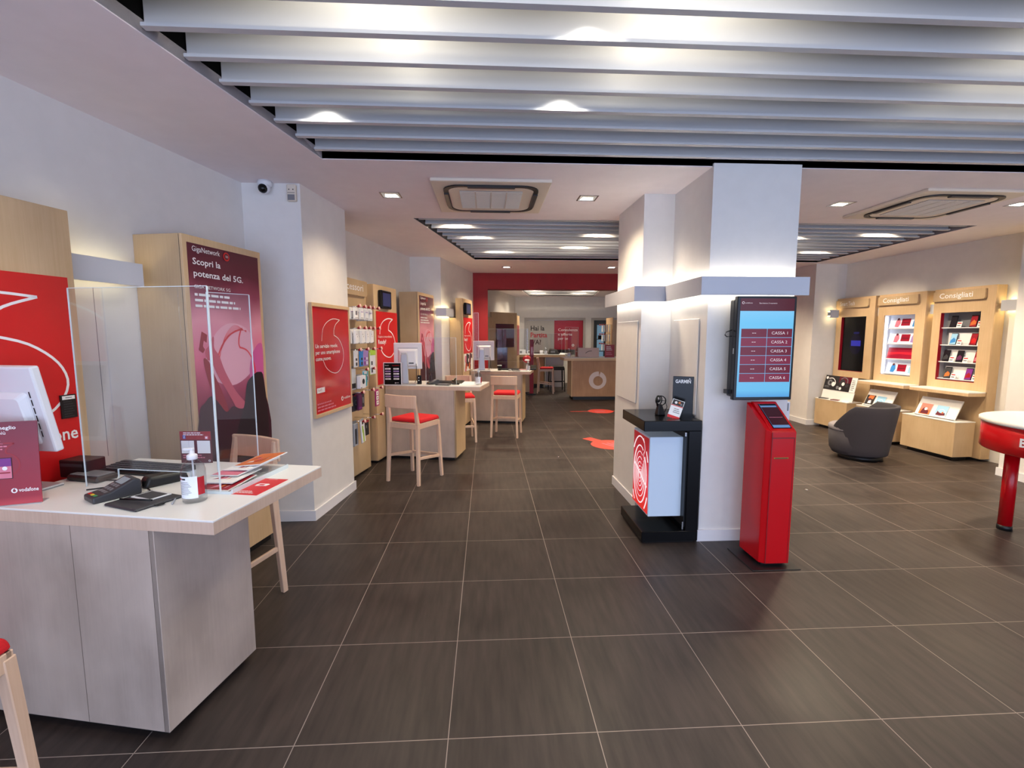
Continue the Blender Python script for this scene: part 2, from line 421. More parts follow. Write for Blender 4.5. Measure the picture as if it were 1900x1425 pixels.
rl = lambda y: 6.335-.05*(y-5.456)
right_line = [(5.86, -2.3), (5.82, 4.92), (rl(4.92), 4.92), (rl(7.93), 7.93), (5.66, 7.93), (5.73, 9.45)]
wall('wall_right', right_line, side=-1)
skirt('baseboard_right', [(5.83, 3.0), (5.82, 4.92), (rl(4.92)-.02, 4.925)], 1)
o = skirt('baseboard_right_far', [(5.9, 7.93), (5.66, 7.93), (5.73, 9.45)], 1)
# red frame wall with a wide opening, its right leg stands behind the pillar
mb = MB().m(M_REDW).box(-.262, .03, 9.45, 9.70, 0, H).box(.03, 4.55, 9.45, 9.70, 2.485, H).box(4.55, 5.75, 9.45, 9.70, 0, H)
struct(mb.build('wall_red'))
wall('wall_far_left', [(-.75, 9.70), (.93, 15.3)])
wall('wall_far_right', [(4.75, 9.70), (4.55, 15.3)], side=-1)
mb = MB().m(M_WALL).box(.75, 1.23, 15.3, 15.42, 0, H).box(1.23, 3.22, 15.3, 15.42, 2.13, H).box(1.23, 3.22, 15.3, 15.42, 0, .85).box(3.22, 3.42, 15.3, 15.42, 0, H)
mb.box(3.42, 4.35, 15.3, 15.42, 2.13, H).box(4.35, 4.9, 15.3, 15.42, 0, H)
struct(mb.build('wall_far'))
struct(MB().m(M_WALL).box(-4.2, -2.75, -2.3, -2.2, 0, H).box(5.6, 6.8, -2.3, -2.2, 0, H).box(-2.75, 5.6, -2.3, -2.2, 2.7, H).build('wall_front'))
# storage room behind the far glass
mb = MB().m(mat('store_room_paint', (120, 122, 128), .8)).box(.8, 5.2, 16.05, 16.15, 0, H).box(.7, .8, 15.42, 16.1, 0, H).box(5.1, 5.2, 15.42, 16.1, 0, H)
struct(mb.build('wall_store'))
mb = MB().m(mat('grey_window_frame', (168, 162, 156), .4))
for x0, x1, z0, z1 in ((1.23, 3.22, 2.05, 2.13), (1.23, 3.22, .85, .92), (1.23, 1.30, .92, 2.05), (3.15, 3.22, .92, 2.05)): mb.box(x0, x1, 15.27, 15.40, z0, z1)
win = struct(mb.build('window_1')); MB().m(M_ACR).box(1.30, 3.15, 15.34, 15.346, .92, 2.05).build('pane', win)
mb = MB().m(MC['grey_window_frame'])
for x0, x1, z0, z1 in ((3.42, 4.35, 2.05, 2.13), (3.42, 3.50, 0, 2.05), (4.27, 4.35, 0, 2.05)): mb.box(x0, x1, 15.27, 15.40, z0, z1)
dr = struct(mb.build('door_1')); MB().m(mat('dark_door_leaf', (58, 62, 64), .35)).box(3.50, 4.27, 15.33, 15.37, 0.01, 2.05).build('door_leaf', dr)
MB().m(mat('pale_blue_door_glass', (120, 160, 190), .25, emit=.25)).box(3.62, 3.86, 15.32, 15.33, .3, 1.9).build('door_glass', dr)
struct(MB().m(M_GREY).box(wl(2.78)-.01, wl(2.78)+.0015, 2.779, 2.781, .9, 1.86).build('trim_4'))
# centre pillar
PIL = [(1.635, 3.43), (2.29, 3.43), (2.29, 4.85), (1.352, 4.85), (1.365, 4.12), (1.635, 4.12)]
struct(MB().m(M_WALL).prism(PIL, 0, H+.02).build('wall_pillar'))
mb = MB().m(M_WALL)
for (a, b) in (((1.36, 4.115), (1.350, 4.80)), ((1.63, 3.48), (1.63, 4.06))):   # slim false panels on the pillar's left faces
    mb.prism([(a[0], a[1]+.06), (b[0], b[1]-.03), (b[0]-.008, b[1]-.03), (a[0]-.008, a[1]+.06)], .97, 1.72)
struct(mb.build('wall_pillar_panel', bevel=.004))
pb = [(2.29, 3.43), (1.635, 3.43), (1.635, 4.12), (1.365, 4.12), (1.352, 4.85)]
skirt('baseboard_pillar', pb, 1)

# ------------------------------------------------------------ ceiling equipment
def downlight(x, y, label, power=210):
    r = thing('downlight', label, 'ceiling light', (x, y, H), 0, 'square recessed ceiling downlights')
    m = MB().m(M_CHROME); s = .085
    for a in ((-s, s, -s, -s+.012), (-s, s, s-.012, s), (-s, -s+.012, -s+.012, s-.012), (s-.012, s, -s+.012, s-.012)): m.box(a[0], a[1], a[2], a[3], -.004, 0)
    m.build('frame', r)
    MB().m(mat('downlight_reflector', (196, 192, 182), .3, emit=.35)).box(-s+.012, s-.012, -s+.012, s-.012, -.0015, -.0005).build('reflector', r)
    MB().m(M_LAMP).hexa([(-.045, -.02, -.0025), (.045, -.02, -.0025), (.055, .055, -.0025), (-.055, .055, -.0025)], [(-.045, -.02, -.0016), (.045, -.02, -.0016), (.055, .055, -.0016), (-.055, .055, -.0016)]).build('lens', r)
    spot('downlight_beam', (x, y, H-.02), power, angle=135, blend=.8, r=.09)
downlight(-.82, 4.27, 'square downlight left of the near air conditioner', 90)
downlight(.90, 4.27, 'square downlight between the near air conditioner and the white pillar', 120)
downlight(3.29, 4.33, 'square downlight right of the white pillar, left of the far-right air conditioner', 300)
downlight(4.95, 4.24, 'square downlight at the right edge of the photo past the air conditioner', 300)
downlight(.37, 8.61, 'left downlight just before the red frame wall')
downlight(4.35, 8.50, 'downlight before the red frame wall, hidden behind the pillar', 260)  # extra unseen fixture, added to bring more warm light to the rear
downlight(2.27, 8.55, 'right downlight just before the red frame wall')

def aircon(x, y, label):
    r = thing('ceiling_air_conditioner', label, 'air conditioner', (x, y, H), 0, 'ceiling cassette air conditioners'); s = .475
    MB().m(M_IVORY).box(-s, s, -s, s, -.025, 0).build('panel', r, bevel=.006)
    def ring(rx, ry, cr, n=6):
        out = []
        for cx, cy, a0 in ((1, 1, 0), (-1, 1, pi/2), (-1, -1, pi), (1, -1, 3*pi/2)):
            for k in range(n+1): a = a0+pi/2*k/n; out.append((cx*(rx-cr)+cr*cos(a), cy*(ry-cr)+cr*sin(a)))
        return out
    A = ring(.39, .39, .14); B = ring(.355, .355, .12); n = len(A); m = MB().m(M_BLK)
    for i in range(n):
        j = (i+1) % n; m.prism([A[i], A[j], B[j], B[i]], -.036, -.024)
    m.build('air_slot', r)
    m = MB().m(M_IVORY).prism(ring(.352, .352, .12), -.034, -.024); m.build('inner_panel', r, bevel=.004)
    for sx, sy, w, d in ((0, .372, .19, .02), (0, -.372, .19, .02), (.372, 0, .02, .19), (-.372, 0, .02, .19)):
        MB().m(M_DGREY).box(sx-w, sx+w, sy-d, sy+d, -.046, -.034).build('flap', r, bevel=.004)
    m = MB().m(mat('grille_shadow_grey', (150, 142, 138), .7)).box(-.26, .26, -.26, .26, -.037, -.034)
    m.m(M_IVORY)
    for k in range(25): t = -.25+k*.5/24; m.box(-.26, .26, t-.003, t+.003, -.041, -.037)
    for t in (-.13, 0, .13): m.box(t-.004, t+.004, -.26, .26, -.042, -.037)
    m.build('intake_grille', r)
    return r
aircon(.045, 4.26, 'square cassette air conditioner in the ceiling above the left aisle')
aircon(4.12, 4.30, 'square cassette air conditioner in the ceiling right of the white pillar')
cm = thing('security_camera', 'white dome security camera with a black eye high on the left pier', 'camera', (-1.74, 3.95, 2.78))
MB().m(M_WHT).lathe([(.0, .02), (.05, .02), (.055, 0), (.05, -.02), (.0, -.02)][::-1], 18).build('mount', cm)
MB().m(M_WHT).lathe([(.046*cos(a), .046*sin(a)) for a in [-pi/2+pi*k/8 for k in range(9)]], 18, (0, -.012, -.035)).build('dome', cm)
MB().m(M_BLKG).lathe([(.036*cos(a), .036*sin(a)) for a in [-pi/2+pi*k/8 for k in range(9)]], 18, (0, -.034, -.045)).build('lens', cm)
al = thing('alarm_sensor', 'small ivory alarm sensor with grey grille at the top of the left pier', 'sensor', (-1.545, 3.998, 2.72))
MB().m(M_IVORY).box(-.035, .035, -.035, 0, -.065, .065).build('housing', al, bevel=.006)
MB().m(M_GREY).box(-.027, .027, -.038, -.035, -.058, -.015).build('grille', al)
MB().m(M_TXTK).box(-.02, -.012, -.037, -.035, .02, .028).box(.012, .02, -.037, -.035, .02, .028).box(-.028, .028, -.037, -.035, -.002, .001).build('mark', al)

# ------------------------------------------------------------ wall-wash light bands
def band_path(name, pts, label, warm=True, off=.0, side=1, z0=1.88, z1=2.01, group='white wall-wash light bands', strength=None):
    """white fascia standing off the wall along a line of floor points; lit strips above and below"""
    r = thing(name, label, 'wall light', (pts[0][0], pts[0][1], z0), 0, group)
    P = [Vector(p)-Vector(pts[0]) for p in pts]; n = len(P)
    def offs(d):
        out = []
        for i in range(n):
            ns = []
            if i: t = (P[i]-P[i-1]).normalized(); ns.append(Vector((-t.y, t.x)))
            if i < n-1: t = (P[i+1]-P[i]).normalized(); ns.append(Vector((-t.y, t.x)))
            v = sum(ns, Vector((0, 0))); v = v/(v.length_squared/len(ns)) if len(ns) > 1 else v
            out.append(P[i]+v*d*side)
        return out
    o0 = offs(.0); o1 = offs(.012); o2 = offs(.05); o3 = offs(.066); fascia = MB().m(M_BAND); bod = MB().m(M_BAND); led = MB().m({True: M_LEDW, False: M_LEDC, 'soft': M_LEDN}[warm])
    for i in range(n-1):
        fascia.prism([tuple(o0[i]), tuple(o0[i+1]), tuple(o1[i+1]), tuple(o1[i])], 0, z1-z0)
        bod.prism([tuple(o1[i]), tuple(o1[i+1]), tuple(o3[i+1]), tuple(o3[i])], .03, z1-z0-.03)
        for za, zb in ((.026, .03), (z1-z0-.03, z1-z0-.026)):
            led.prism([tuple(o2[i].lerp(o2[i+1], .01)), tuple(o2[i].lerp(o2[i+1], .99)), tuple(o3[i+1].lerp(o3[i], .01)), tuple(o3[i].lerp(o3[i+1], .01))], za-(.0 if za < .05 else 0), zb)
    fascia.build('fascia', r); bod.build('bracket', r); led.build('led_strip', r)
    return r
band_path('light_band', [(1.262, 5.0), (1.267, 4.02), (1.535, 4.02), (1.535, 3.33), (2.335, 3.33)][::-1],
          'long white light band wrapping the corners of the centre pillar', warm=False, side=-1)
p0 = (wl(2.51)+.13, 2.51); p1 = (wl(2.945)+.13, 2.945)
band_path('light_band', [p0, p1], 'white light band on the near left wall between red poster cabinet and music poster cabinet', warm='soft', side=1)
band_path('light_band', [(wl2(5.64)+.1, 5.64), (wl2(5.80)+.1, 5.80)], 'short light band between accessory rack and first tablet panel', side=1)
band_path('light_band', [(-.79, 7.49), (-.63, 7.49), (-.54, 7.93)], 'light band wrapping the second pier on the left wall', side=1)
band_path('light_band', [(rl(5.44)-.10, 5.44), (rl(4.94)-.10, 4.94)], 'light band between nearest phone shelf unit and right pier', side=1)
band_path('light_band', [(rl(6.31)-.10, 6.31), (rl(6.225)-.10, 6.225)], 'short light band between the two recommended phone units', side=1)
band_path('light_band', [(rl(7.155)-.10, 7.155), (rl(7.09)-.10, 7.09)], 'short light band left of the lit box unit', side=1)
band_path('light_band', [(5.87, 7.80), (6.02, 7.80)], 'stub of light band left of the dark screen unit', side=1)

# ------------------------------------------------------------ furniture on the left wall
ZX, ZY, ZZ = (1, 0, 0), (0, 1, 0), (0, 0, 1)
def cabinet(P, wdt, depth, label, h=2.2, z0=.05, door=True):
    """tall wooden cabinet, local x = away from the wall, y = along it; P = near front corner"""
    r = thing('display_cabinet', label, 'cabinet', (P[0], P[1], 0), AL)
    MB().m(M_WOOD).box(-depth, -.022, .0, wdt, z0, h).build('carcass', r, bevel=.002)
    MB().m(M_BLKG).box(-.022, -.018, .003, wdt-.003, z0+.003, h-.003).build('joint', r)
    MB().m(M_WOODE).box(-.018, 0, 0, wdt, z0, h).build('front_panel', r, bevel=.002)
    MB().m(M_BLK).box(-depth+.015, -.025, .02, wdt-.02, 0, z0).build('plinth', r)
    return r
ART_STOPS = [(0, (34, 12, 26)), (.18, (44, 14, 34)), (.34, (150, 40, 74)), (.50, (224, 110, 140)), (.66, (226, 150, 166)), (.80, (140, 62, 84)), (.88, (96, 26, 48)), (1, (84, 20, 42))]
def concert_poster(r, wdt, y0, y1, z0, z1, detail=True):
    g = gradient('concert_poster_print', ART_STOPS, 2, z0, z1, .3, extra=.12)
    MB().m(g).box(0, .004, y0, y1, z0, z1).build('poster', r)
    W = y1-y0; Hh = z1-z0
    a = MB(); F = Face(a, (.004, y0, z0), ZY, ZZ)
    dk = mat('silhouette_dark', (60, 14, 34), .4); dk2 = mat('silhouette_black', (30, 10, 22), .4); rd = mat('silhouette_red', (150, 26, 44), .4); md = mat('arm_rose', (196, 84, 104), .4)
    lc = mat('light_curve', (226, 60, 70), .4); pl = mat('pale_glow_print', (230, 168, 184), .4)
    # pale glow, arms raising a phone, light curves, crowd heads at the foot
    P_ = lambda pts: [(W*x, Hh*y) for x, y in pts]
    F.poly(pl, smooth2(P_([(.12, .46), (.25, .60), (.5, .665), (.8, .62), (.84, .46), (.6, .38), (.35, .38)]), True), 1)
    F.poly(mat('magenta_glow', (206, 90, 150), .4), smooth2(P_([(.80, .30), (.76, .44), (.86, .54), (.995, .56), (.995, .40), (.995, .28)]), True), 1.3)
    F.poly(rd, P_([(.05, .545), (.10, .625), (.17, .61), (.155, .575), (.12, .585), (.105, .56), (.13, .545), (.10, .53)]), 3)
    F.poly(md, smooth2(P_([(.13, .54), (.19, .565), (.235, .60), (.255, .595), (.25, .55), (.31, .515), (.38, .44), (.52, .34), (.68, .26), (.66, .20), (.55, .235), (.40, .34), (.28, .42), (.20, .49), (.15, .50)]), True), 4)
    F.poly(rd, smooth2(P_([(.10, .50), (.17, .49), (.24, .42), (.33, .34), (.40, .24), (.36, .17), (.28, .27), (.16, .38)]), True), 3)
    F.poly(dk, smooth2(P_([(.0, .26), (.08, .31), (.17, .335), (.26, .30), (.36, .25), (.46, .27), (.58, .25), (.70, .26), (1, .30), (1, .0), (0, .0)]), True), 5)
    F.poly(dk2, smooth2(P_([(.52, .16), (.62, .25), (.66, .30), (.70, .37), (.78, .40), (.90, .42), (.99, .37), (.99, .02), (.45, .02)]), True), 6)
    for k in range(6): F.stroke(lc, P_([(.30, .50-.004*k), (.40, .575+.004*k), (.56, .625+.006*k), (.74, .632-.002*k)]), .0025, 3)
    F.stroke(lc, P_([(.27, .49), (.36, .56), (.50, .615), (.68, .64)]), .012, 3); F.stroke(lc, P_([(.66, .64), (.62, .60), (.61, .565), (.63, .545)]), .012, 3); F.stroke(lc, P_([(.62, .55), (.74, .53), (.83, .47), (.86, .39)]), .012, 3)
    a.build('picture', r)
    t = MB(); F = Face(t, (.004, y0, z1), ZY, ZZ)
    F.text(M_TXT, 'GigaNetwork', .032*W/.62, .045*W, -.075*W, 5, width=.36*W)
    F.disc(M_RED, .50*W, -.065*W, .045*W, 5); F.disc(M_MAROON, .50*W, -.065*W, .032*W, 6); F.text(M_TXT, '5G', .022*W, .485*W, -.075*W, 7)
    F.text(M_TXT, 'Scopri la', .062*W, .045*W, -.20*W, 5, bold=.02, width=.36*W)
    F.text(M_TXT, 'potenza del 5G.', .062*W, .045*W, -.315*W, 5, bold=.02, width=.68*W)
    F.text(M_TXT, 'GIGA NETWORK 5G', .034*W, .045*W, -.43*W, 5, width=.48*W)
    F.lines(M_TXT, .045*W, -.48*W, .62*W, .055*W, 3, 5)
    t.build('lettering', r)
    return r
# near cabinet A (red poster) and B (concert poster)
PA = (-1.675+(-.2041)*(3.664-1.63), 1.63)
PB = (-1.812, 2.975)
PAq = (-2.182, 1.804)
A = cabinet(PAq, .70, .135, 'pale wooden cabinet with a big red poster at the left edge behind the near desk')
MB().m(M_RED).box(0, .004, .0, .665, .25, 1.875).build('poster', A)
t = MB(); F = Face(t, (.004, 0, 0), ZY, ZZ); drop(F, M_TXT, -.06, 1.17, .68, .61, .012, 2); t.build('emblem', A)
t = MB(); F = Face(t, (.004, 0, 0), ZY, ZZ); F.text(M_TXT, 'vodafone', .062, .36, 1.085, 2, width=.285, bold=.02); t.build('lettering', A)
t = MB().m(M_BLK).box(.004, .012, .575, .645, 1.19, 1.305); t.build('access_plate', A)
t = MB(); F = Face(t, (.012, .575, 1.19), ZY, ZZ); F.rect(M_TXT, .006, .092, .064, .110); F.text(M_TXTK, 'PUSH', .008, .022, .096, 2) if False else F.rect(M_GREY, .02, .099, .05, .103, 2); F.lines(M_DGREY, .01, .084, .05, .012, 7, 2); t.build('plate_print', A)
B = cabinet(PB, .70, .33, 'tall pale wooden cabinet carrying the large pink and maroon concert poster')
concert_poster(B, .70, .035, .665, .72, 2.155)
# accessory rack
PR = L((-1.472, 5.136), 0, -.26)
def rack(P, label, wdt=.70):
    r = thing('accessory_rack', label, 'display rack', (P[0], P[1], 0), AL)
    MB().m(M_WOOD).box(-.26, -.02, 0, wdt, .03, 2.2).build('carcass', r, bevel=.002)
    MB().m(M_WOOD).box(-.02, 0, 0, wdt, .03, 2.2).build('back_panel', r, bevel=.002)
    MB().m(M_BLK).box(-.22, -.04, .02, wdt-.02, 0, .03).build('plinth', r)
    return r
RK = rack(PR, 'tall wooden accessory rack full of hanging packs just past the first pier')
m = MB().m(M_WOOD); y0, y1, z0, z1, c = .02, .68, 2.02, 2.19, .03
m.extrude([(0, y0, z0), (0, y1-c, z0), (0, y1-.01, z0+.01), (0, y1, z0+c), (0, y1, z1), (0, y0, z1)], (.03, 0, 0)); m.build('sign_board', RK, bevel=.003)
t = MB(); F = Face(t, (.03, 0, 0), ZY, ZZ); F.text(M_TXT, 'Accessori', .075, .04, 2.075, 1, width=.54, bold=.01); t.build('lettering', RK)
def hook(r, y, z, ln=.24):
    m = MB().m(M_CHROME).tube([(0, y, z), (ln-.03, y, z)], .003, 6)
    o = m.build('hook', r)
    c = MB().m(M_DRED).tube([(ln-.035, y, z+.0), (ln-.004, y, z+.006)], .009, 10, .018); c.build('clip', o)
    c = MB().m(M_PEACH).tube([(ln-.004, y, z+.006), (ln, y, z+.007)], .0195, 14); c.build('cap', o)
    return o
def lw(y): return (y-5.136)/.9806+.26-.0   # world y of the tips to local coordinate along the rack
HK = {'1': (1.88, [.07, .195, .305, .405, .53]), '2': (1.66, [.055, .19, .30, .40, .53]), '3': (1.437, [.055, .23, .385, .56]),
      '4': (1.225, [.205, .38]), '5': (.995, [.09, .325, .555]), '6': (.69, [.095, .325, .54])}
for k, (z, ys_) in HK.items():
    for y in ys_: hook(RK, y, z)
# hanging packs: each is its own thing
def pack(name, label, cat, P, a, b, ztop, th, wd, ht, body, card=None, shapes=(), group=None, tilt=0, rz=AL, txt=None):
    """pack hanging on a hook: th along the hook (x), wd across (y)"""
    loc = L(P, a, b, ztop)
    r = thing(name, label, cat, loc, rz, group); r.rotation_euler = (tilt, 0, rz)
    MB().m(card or body).box(-.002, .002, -wd/2, wd/2, -ht, 0).build('card', r)
    MB().m(body).box(.002, th, -wd/2*.92, wd/2*.92, -ht*.97, -ht*.1).build('box', r, bevel=.002)
    m = MB(); F = Face(m, (th, -wd/2, -ht), ZY, ZZ)
    for mt_, x0, y0, x1, y1, kind in shapes:
        if kind == 'r': F.rect(mt_, x0*wd, y0*ht, x1*wd, y1*ht)
        else: F.disc(mt_, x0*wd, y0*ht, x1*wd, 2)
    if shapes: m.build('print', r)
    return r
rnd = random.Random(3)
side_words = ['at the pier end of', 'second from the pier on', 'in the middle of', 'fourth from the pier on', 'furthest from the pier on']
n_r = {'1': 'top row', '2': 'second row', '3': 'third row', '4': 'fourth row', '5': 'fifth row', '6': 'lowest row'}
gp = (M_GREY, .2, .25, .8, .55, 'r'); ln1 = (M_GREY, .15, .12, .85, .16, 'r')
for i, y in enumerate(HK['1'][1][:4]):
    for k in range(4):
        a = .045+k*.045
        pack('charger_pack', 'slim white pack %s the top row of the accessory rack' % side_words[i], 'pack', PR, a, y, 1.872, .012, .085, .12 if i < 3 else .13, M_PAPER, M_PAPER,
             [(M_GREY, .25, .35, .7, .7, 'r') if k == 3 and i < 1 else (M_LILAC, .2, .62, .8, .68, 'r'), ln1], 'white packs %s the top row' % side_words[i])
for i, y in enumerate(HK['2'][1][:4]):
    for k in range(4):
        a = .045+k*.045
        pack('cable_pack', 'tall white cable pack %s the second row of the rack' % side_words[i], 'pack', PR, a, y, 1.652, .022, .085, .15, M_PAPER, M_PAPER,
             [(M_TXTK, .3, .6, .38, .68, 'r'), (M_TXTK, .45, .45, .52, .52, 'r'), (M_TXTK, .78, .02, .95, .08, 'r')], 'white cable packs %s the second row' % side_words[i])
pk3 = [(.0, M_WHT, 'white boxed adapter pack in the third row beside the pier', M_DGREY), (.12, M_BLUE, 'blue and grey pack behind the lilac ones in the third row', M_DGREY),
       (.19, M_LILAC, 'lilac phone case pack in the third row', M_PURP), (.24, M_LILAC, 'second lilac case pack, pushed behind the first lilac case', M_WHT),
       (.36, M_LIME, 'long pack with a lime green header in the third row', M_DGREY), (.42, M_LIME, 'long lime headed pack nearest the far side of the rack', M_WHT)]
for (dy, c, lab, b) in pk3:
    h = .28 if c is M_LIME else .17
    pack('case_pack', lab, 'pack', PR, .17, .055+dy, 1.43, .012, .075, h, c if c is not M_LIME else M_WHT, c, [(b, .25, .1, .75, .3, 'r'), (b, .25, .4, .75, .55, 'r'), (c, 0, .78, 1, 1, 'r')])
pack('white_gadget_box', 'white square gadget box with a round black lens in the fourth row', 'box', PR, .12, .02, 1.27, .03, .16, .25, M_WHT, M_GREY, [(M_DGREY, .1, .1, .9, .3, 'r')])
pack('camera_box', 'white box with a black circle hanging under the adapter pack', 'box', PR, .20, .07, 1.19, .04, .14, .15, M_WHT, M_GREY, [(M_TXTK, .55, .5, .2, 0, 'd'), (M_GREY, .1, .05, .3, .12, 'r')])
pack('teal_strap_pack', 'teal patterned strap pack in the fourth row', 'pack', PR, .19, .205, 1.215, .012, .08, .17, M_TEAL, M_LBLUE, [(M_BLUE, .3, .2, .6, .5, 'r'), (M_TXTK, .4, .6, .7, .75, 'r'), (M_WHT, .1, .8, .9, .95, 'r')])
pack('green_strap_pack', 'grey and green strap pack right of the teal pack', 'pack', PR, .15, .33, 1.215, .012, .07, .14, M_CASE, M_LIME, [(M_TXTK, .3, .2, .6, .5, 'r'), (M_TEAL, .5, .6, .8, .9, 'r')])
for k, (dy, lab) in enumerate(((-.02, 'dark blister pack half hidden by the pier in the fifth row'), (.06, 'dark headphone blister pack in the fifth row'))):
    pack('headphone_pack', lab, 'pack', PR, .12, .02+dy*1.3, .985, .02, .10, .19, M_DCASE, M_BLK, [(M_GREY, .5, .5, .3, 0, 'd'), (M_DCASE, .5, .5, .2, 0, 'd'), (M_DRED, .1, .85, .9, .93, 'r')])
for k, (a, lab) in enumerate(((.17, 'plum coloured pack hanging in the fifth row'), (.13, 'second plum pack behind the front plum one'))):
    pack('plum_pack', lab, 'pack', PR, a, .11+.03*k, .985, .012, .085, .18, M_VIOL, M_VIOL, [(M_PURP, .1, .1, .9, .2, 'r')])
pack('grey_cable_pack', 'dark grey cable pack right of the plum packs', 'pack', PR, .13, .25, .975, .015, .07, .16, M_DCASE, M_DGREY, [(M_GREY, .3, .3, .7, .7, 'r')])
pack('earphone_pack', 'magenta earphone pack with three white windows in the fifth row', 'pack', PR, .20, .47, .985, .012, .09, .19, mat('magenta_print', (166, 44, 110), .4), None,
     [(M_PAPER, .12, .1, .78, .34, 'r'), (M_PAPER, .12, .39, .78, .62, 'r'), (M_PAPER, .12, .67, .78, .9, 'r'), (M_TXTK, .45, .22, .1, 0, 'd'), (M_TXTK, .45, .5, .1, 0, 'd'), (M_TXTK, .45, .78, .1, 0, 'd')])
for k, (a, y, lab) in enumerate(((.10, .0, 'grey blister tool pack nearest the pier in the lowest row'), (.13, .06, 'blue grey blister pack second in the lowest row'))):
    pack('tool_pack', lab, 'pack', PR, a, y, .70, .02, .09, .27, M_CASE if k else M_DCASE, M_GREY, [(M_DGREY, .2, .1, .6, .7, 'r')])
pack('wristband_pack', 'white pack with a lime green wristband hanging askew in the lowest row', 'pack', PR, .19, .10, .715, .012, .085, .26, M_PAPER, M_CASE, [(M_LIME, .3, .05, .6, .55, 'r'), (M_LIME, .2, .45, .5, .72, 'r'), (M_TXTK, .3, .78, .65, .93, 'r')], tilt=.12)
pack('black_case_pack', 'black case pack with a red header in the lowest row', 'pack', PR, .17, .22, .68, .02, .12, .17, M_BLK, M_BLK, [(M_DRED, 0, .85, 1, 1, 'r'), (M_GREY, .35, .5, .55, .68, 'r')])
# wooden infill between the rack and the first tablet panel
P = L(PR, -.10, .70); r = thing('recessed_wood_panel', 'narrow recessed wooden panel between accessory rack and tablet panel', 'panel', (P[0], P[1], 0), AL)
MB().m(M_WOOD).box(-.05, 0, 0, .20, .03, 1.88).build('board', r); MB().m(M_WOODE).box(-.05, .005, 0, .20, 1.88, 1.90).build('top_edge', r)
# tablet panels ("Ready?")
def ready_panel(P, label, tlabel, wdt, ptop, pbot, tab, depth=.3, photo=False):
    r = thing('tablet_panel', label, 'display panel', (P[0], P[1], 0), AL)
    MB().m(M_WOOD).box(-depth, -.02, 0, wdt, .03, 2.2).build('carcass', r, bevel=.002)
    MB().m(M_WOODE).box(-.02, 0, 0, wdt, .03, 2.2).build('front_panel', r, bevel=.002)
    MB().m(M_BLK).box(-depth+.02, -.04, .02, wdt-.02, 0, .03).build('plinth', r)
    MB().m(M_RED).box(0, .004, .05, wdt-.0, pbot, ptop).build('poster', r)
    t = MB(); F = Face(t, (.004, .0, 0), ZY, ZZ); h = ptop-1.29
    drop(F, M_TXT, .14, ptop-.58, .48, .50, .014, 2); t.build('emblem', r)
    t = MB(); F = Face(t, (.004, .05, 0), ZY, ZZ)
    F.text(M_TXT, 'Il futuro è straordinario.', .03, .03, ptop-.325, 2, width=.44); F.text(M_TXT, 'Ready?', .052, .03, ptop-.40, 2, width=.24, bold=.03); t.build('lettering', r)
    ty, tz, tw, th = tab
    a = L(P, .0, ty, tz)
    q = thing('wall_tablet', tlabel, 'tablet', a, AL)
    MB().m(M_BLKG).box(0.002, .05, 0, tw, 0, th).build('casing', q, bevel=.01)
    MB().m(screen('dim_blue_screen', (52, 52, 86))).box(.05, .0515, tw*.13, tw*.87, th*.14, th*.86).build('screen', q)
    return r
PRD = (-1.352, 5.80)
ready_panel(PRD, 'wooden panel with a red poster behind the middle desk, tablet above', 'black tablet on the wooden panel right of the accessory rack', .71, 1.88, .975, (.12, 1.915, .31, .225), depth=.17)
CB2 = (-.968, 6.82)
C2 = cabinet(CB2, .73, .28, 'distant wooden cabinet with the narrow concert poster, behind the middle desk')
concert_poster(C2, .73, .05, .69, .72, 2.155)
PR3 = (-.398, 7.99)
R3 = ready_panel(PR3, 'wooden panel with a red poster just before the red wall', 'black tablet on the panel just before the red wall', .70, 1.885, 1.27, (.06, 1.93, .36, .20), depth=.12)
t = MB(); F = Face(t, (.004, .05, .96), ZY, ZZ); F.rect(M_PAPER, 0, 0, .62, .30, 0)
pr_ = random.Random(5)
for i in range(26):
    F.poly(pr_.choice([M_MAROON, M_DGREY, M_TXTK, M_PINK, M_PAPER, M_ORNG, M_DRED]), [(max(0, min(.62, x)), max(0, min(.30, y))) for x, y in (lambda cx, cy, s_: [(cx-s_, cy-s_*.6), (cx+s_*.8, cy-s_), (cx+s_, cy+s_*.7), (cx-s_*.5, cy+s_)])(pr_.uniform(.05, .58), pr_.uniform(.04, .27), pr_.uniform(.03, .07))], 1+i*.1)
t.build('photo_print', R3)
# wooden return right of the second pier
P = L((-.62, 7.93), 0, 0); r = thing('wood_return_panel', 'narrow wooden return beside the second pier', 'panel', (P[0], P[1], 0), AL)
MB().m(M_WOOD).box(.0, .19, .03, .05, .03, 1.87).build('board', r)

# framed poster on the first pier
fp = Vector((-1.488, 4.0, 0)); fd = (Vector((-1.374, 4.81, 0))-fp).normalized(); fa = math.atan2(-fd.x, fd.y)
p = fp+fd*.045
r = thing('framed_poster', 'red poster in a pale wood frame on the side of the first pier', 'poster', (p.x, p.y, .88), fa)
W_, H_ = .735, .985
MB().m(M_WOODE).box(0.001, .03, 0, W_, 0, .03).box(0.001, .03, 0, W_, H_-.03, H_).box(0.001, .028, 0, .012, .03, H_-.03).box(0.001, .028, W_-.012, W_, .03, H_-.03).build('frame', r)
MB().m(mat('glossy_red_poster', (190, 18, 30), .12, spec=.8)).box(0.002, .018, .012, W_-.012, .03, H_-.03).build('poster', r)
t = MB(); F = Face(t, (.018, 0, 0), ZY, ZZ); drop(F, M_TXT, .17, .36, .42, .50, .005, 2); logo(F, M_TXT, MC['glossy_red_poster'], .53, .105, .022, 2); t.build('emblem', r)
t = MB(); F = Face(t, (.018, 0, 0), ZY, ZZ)
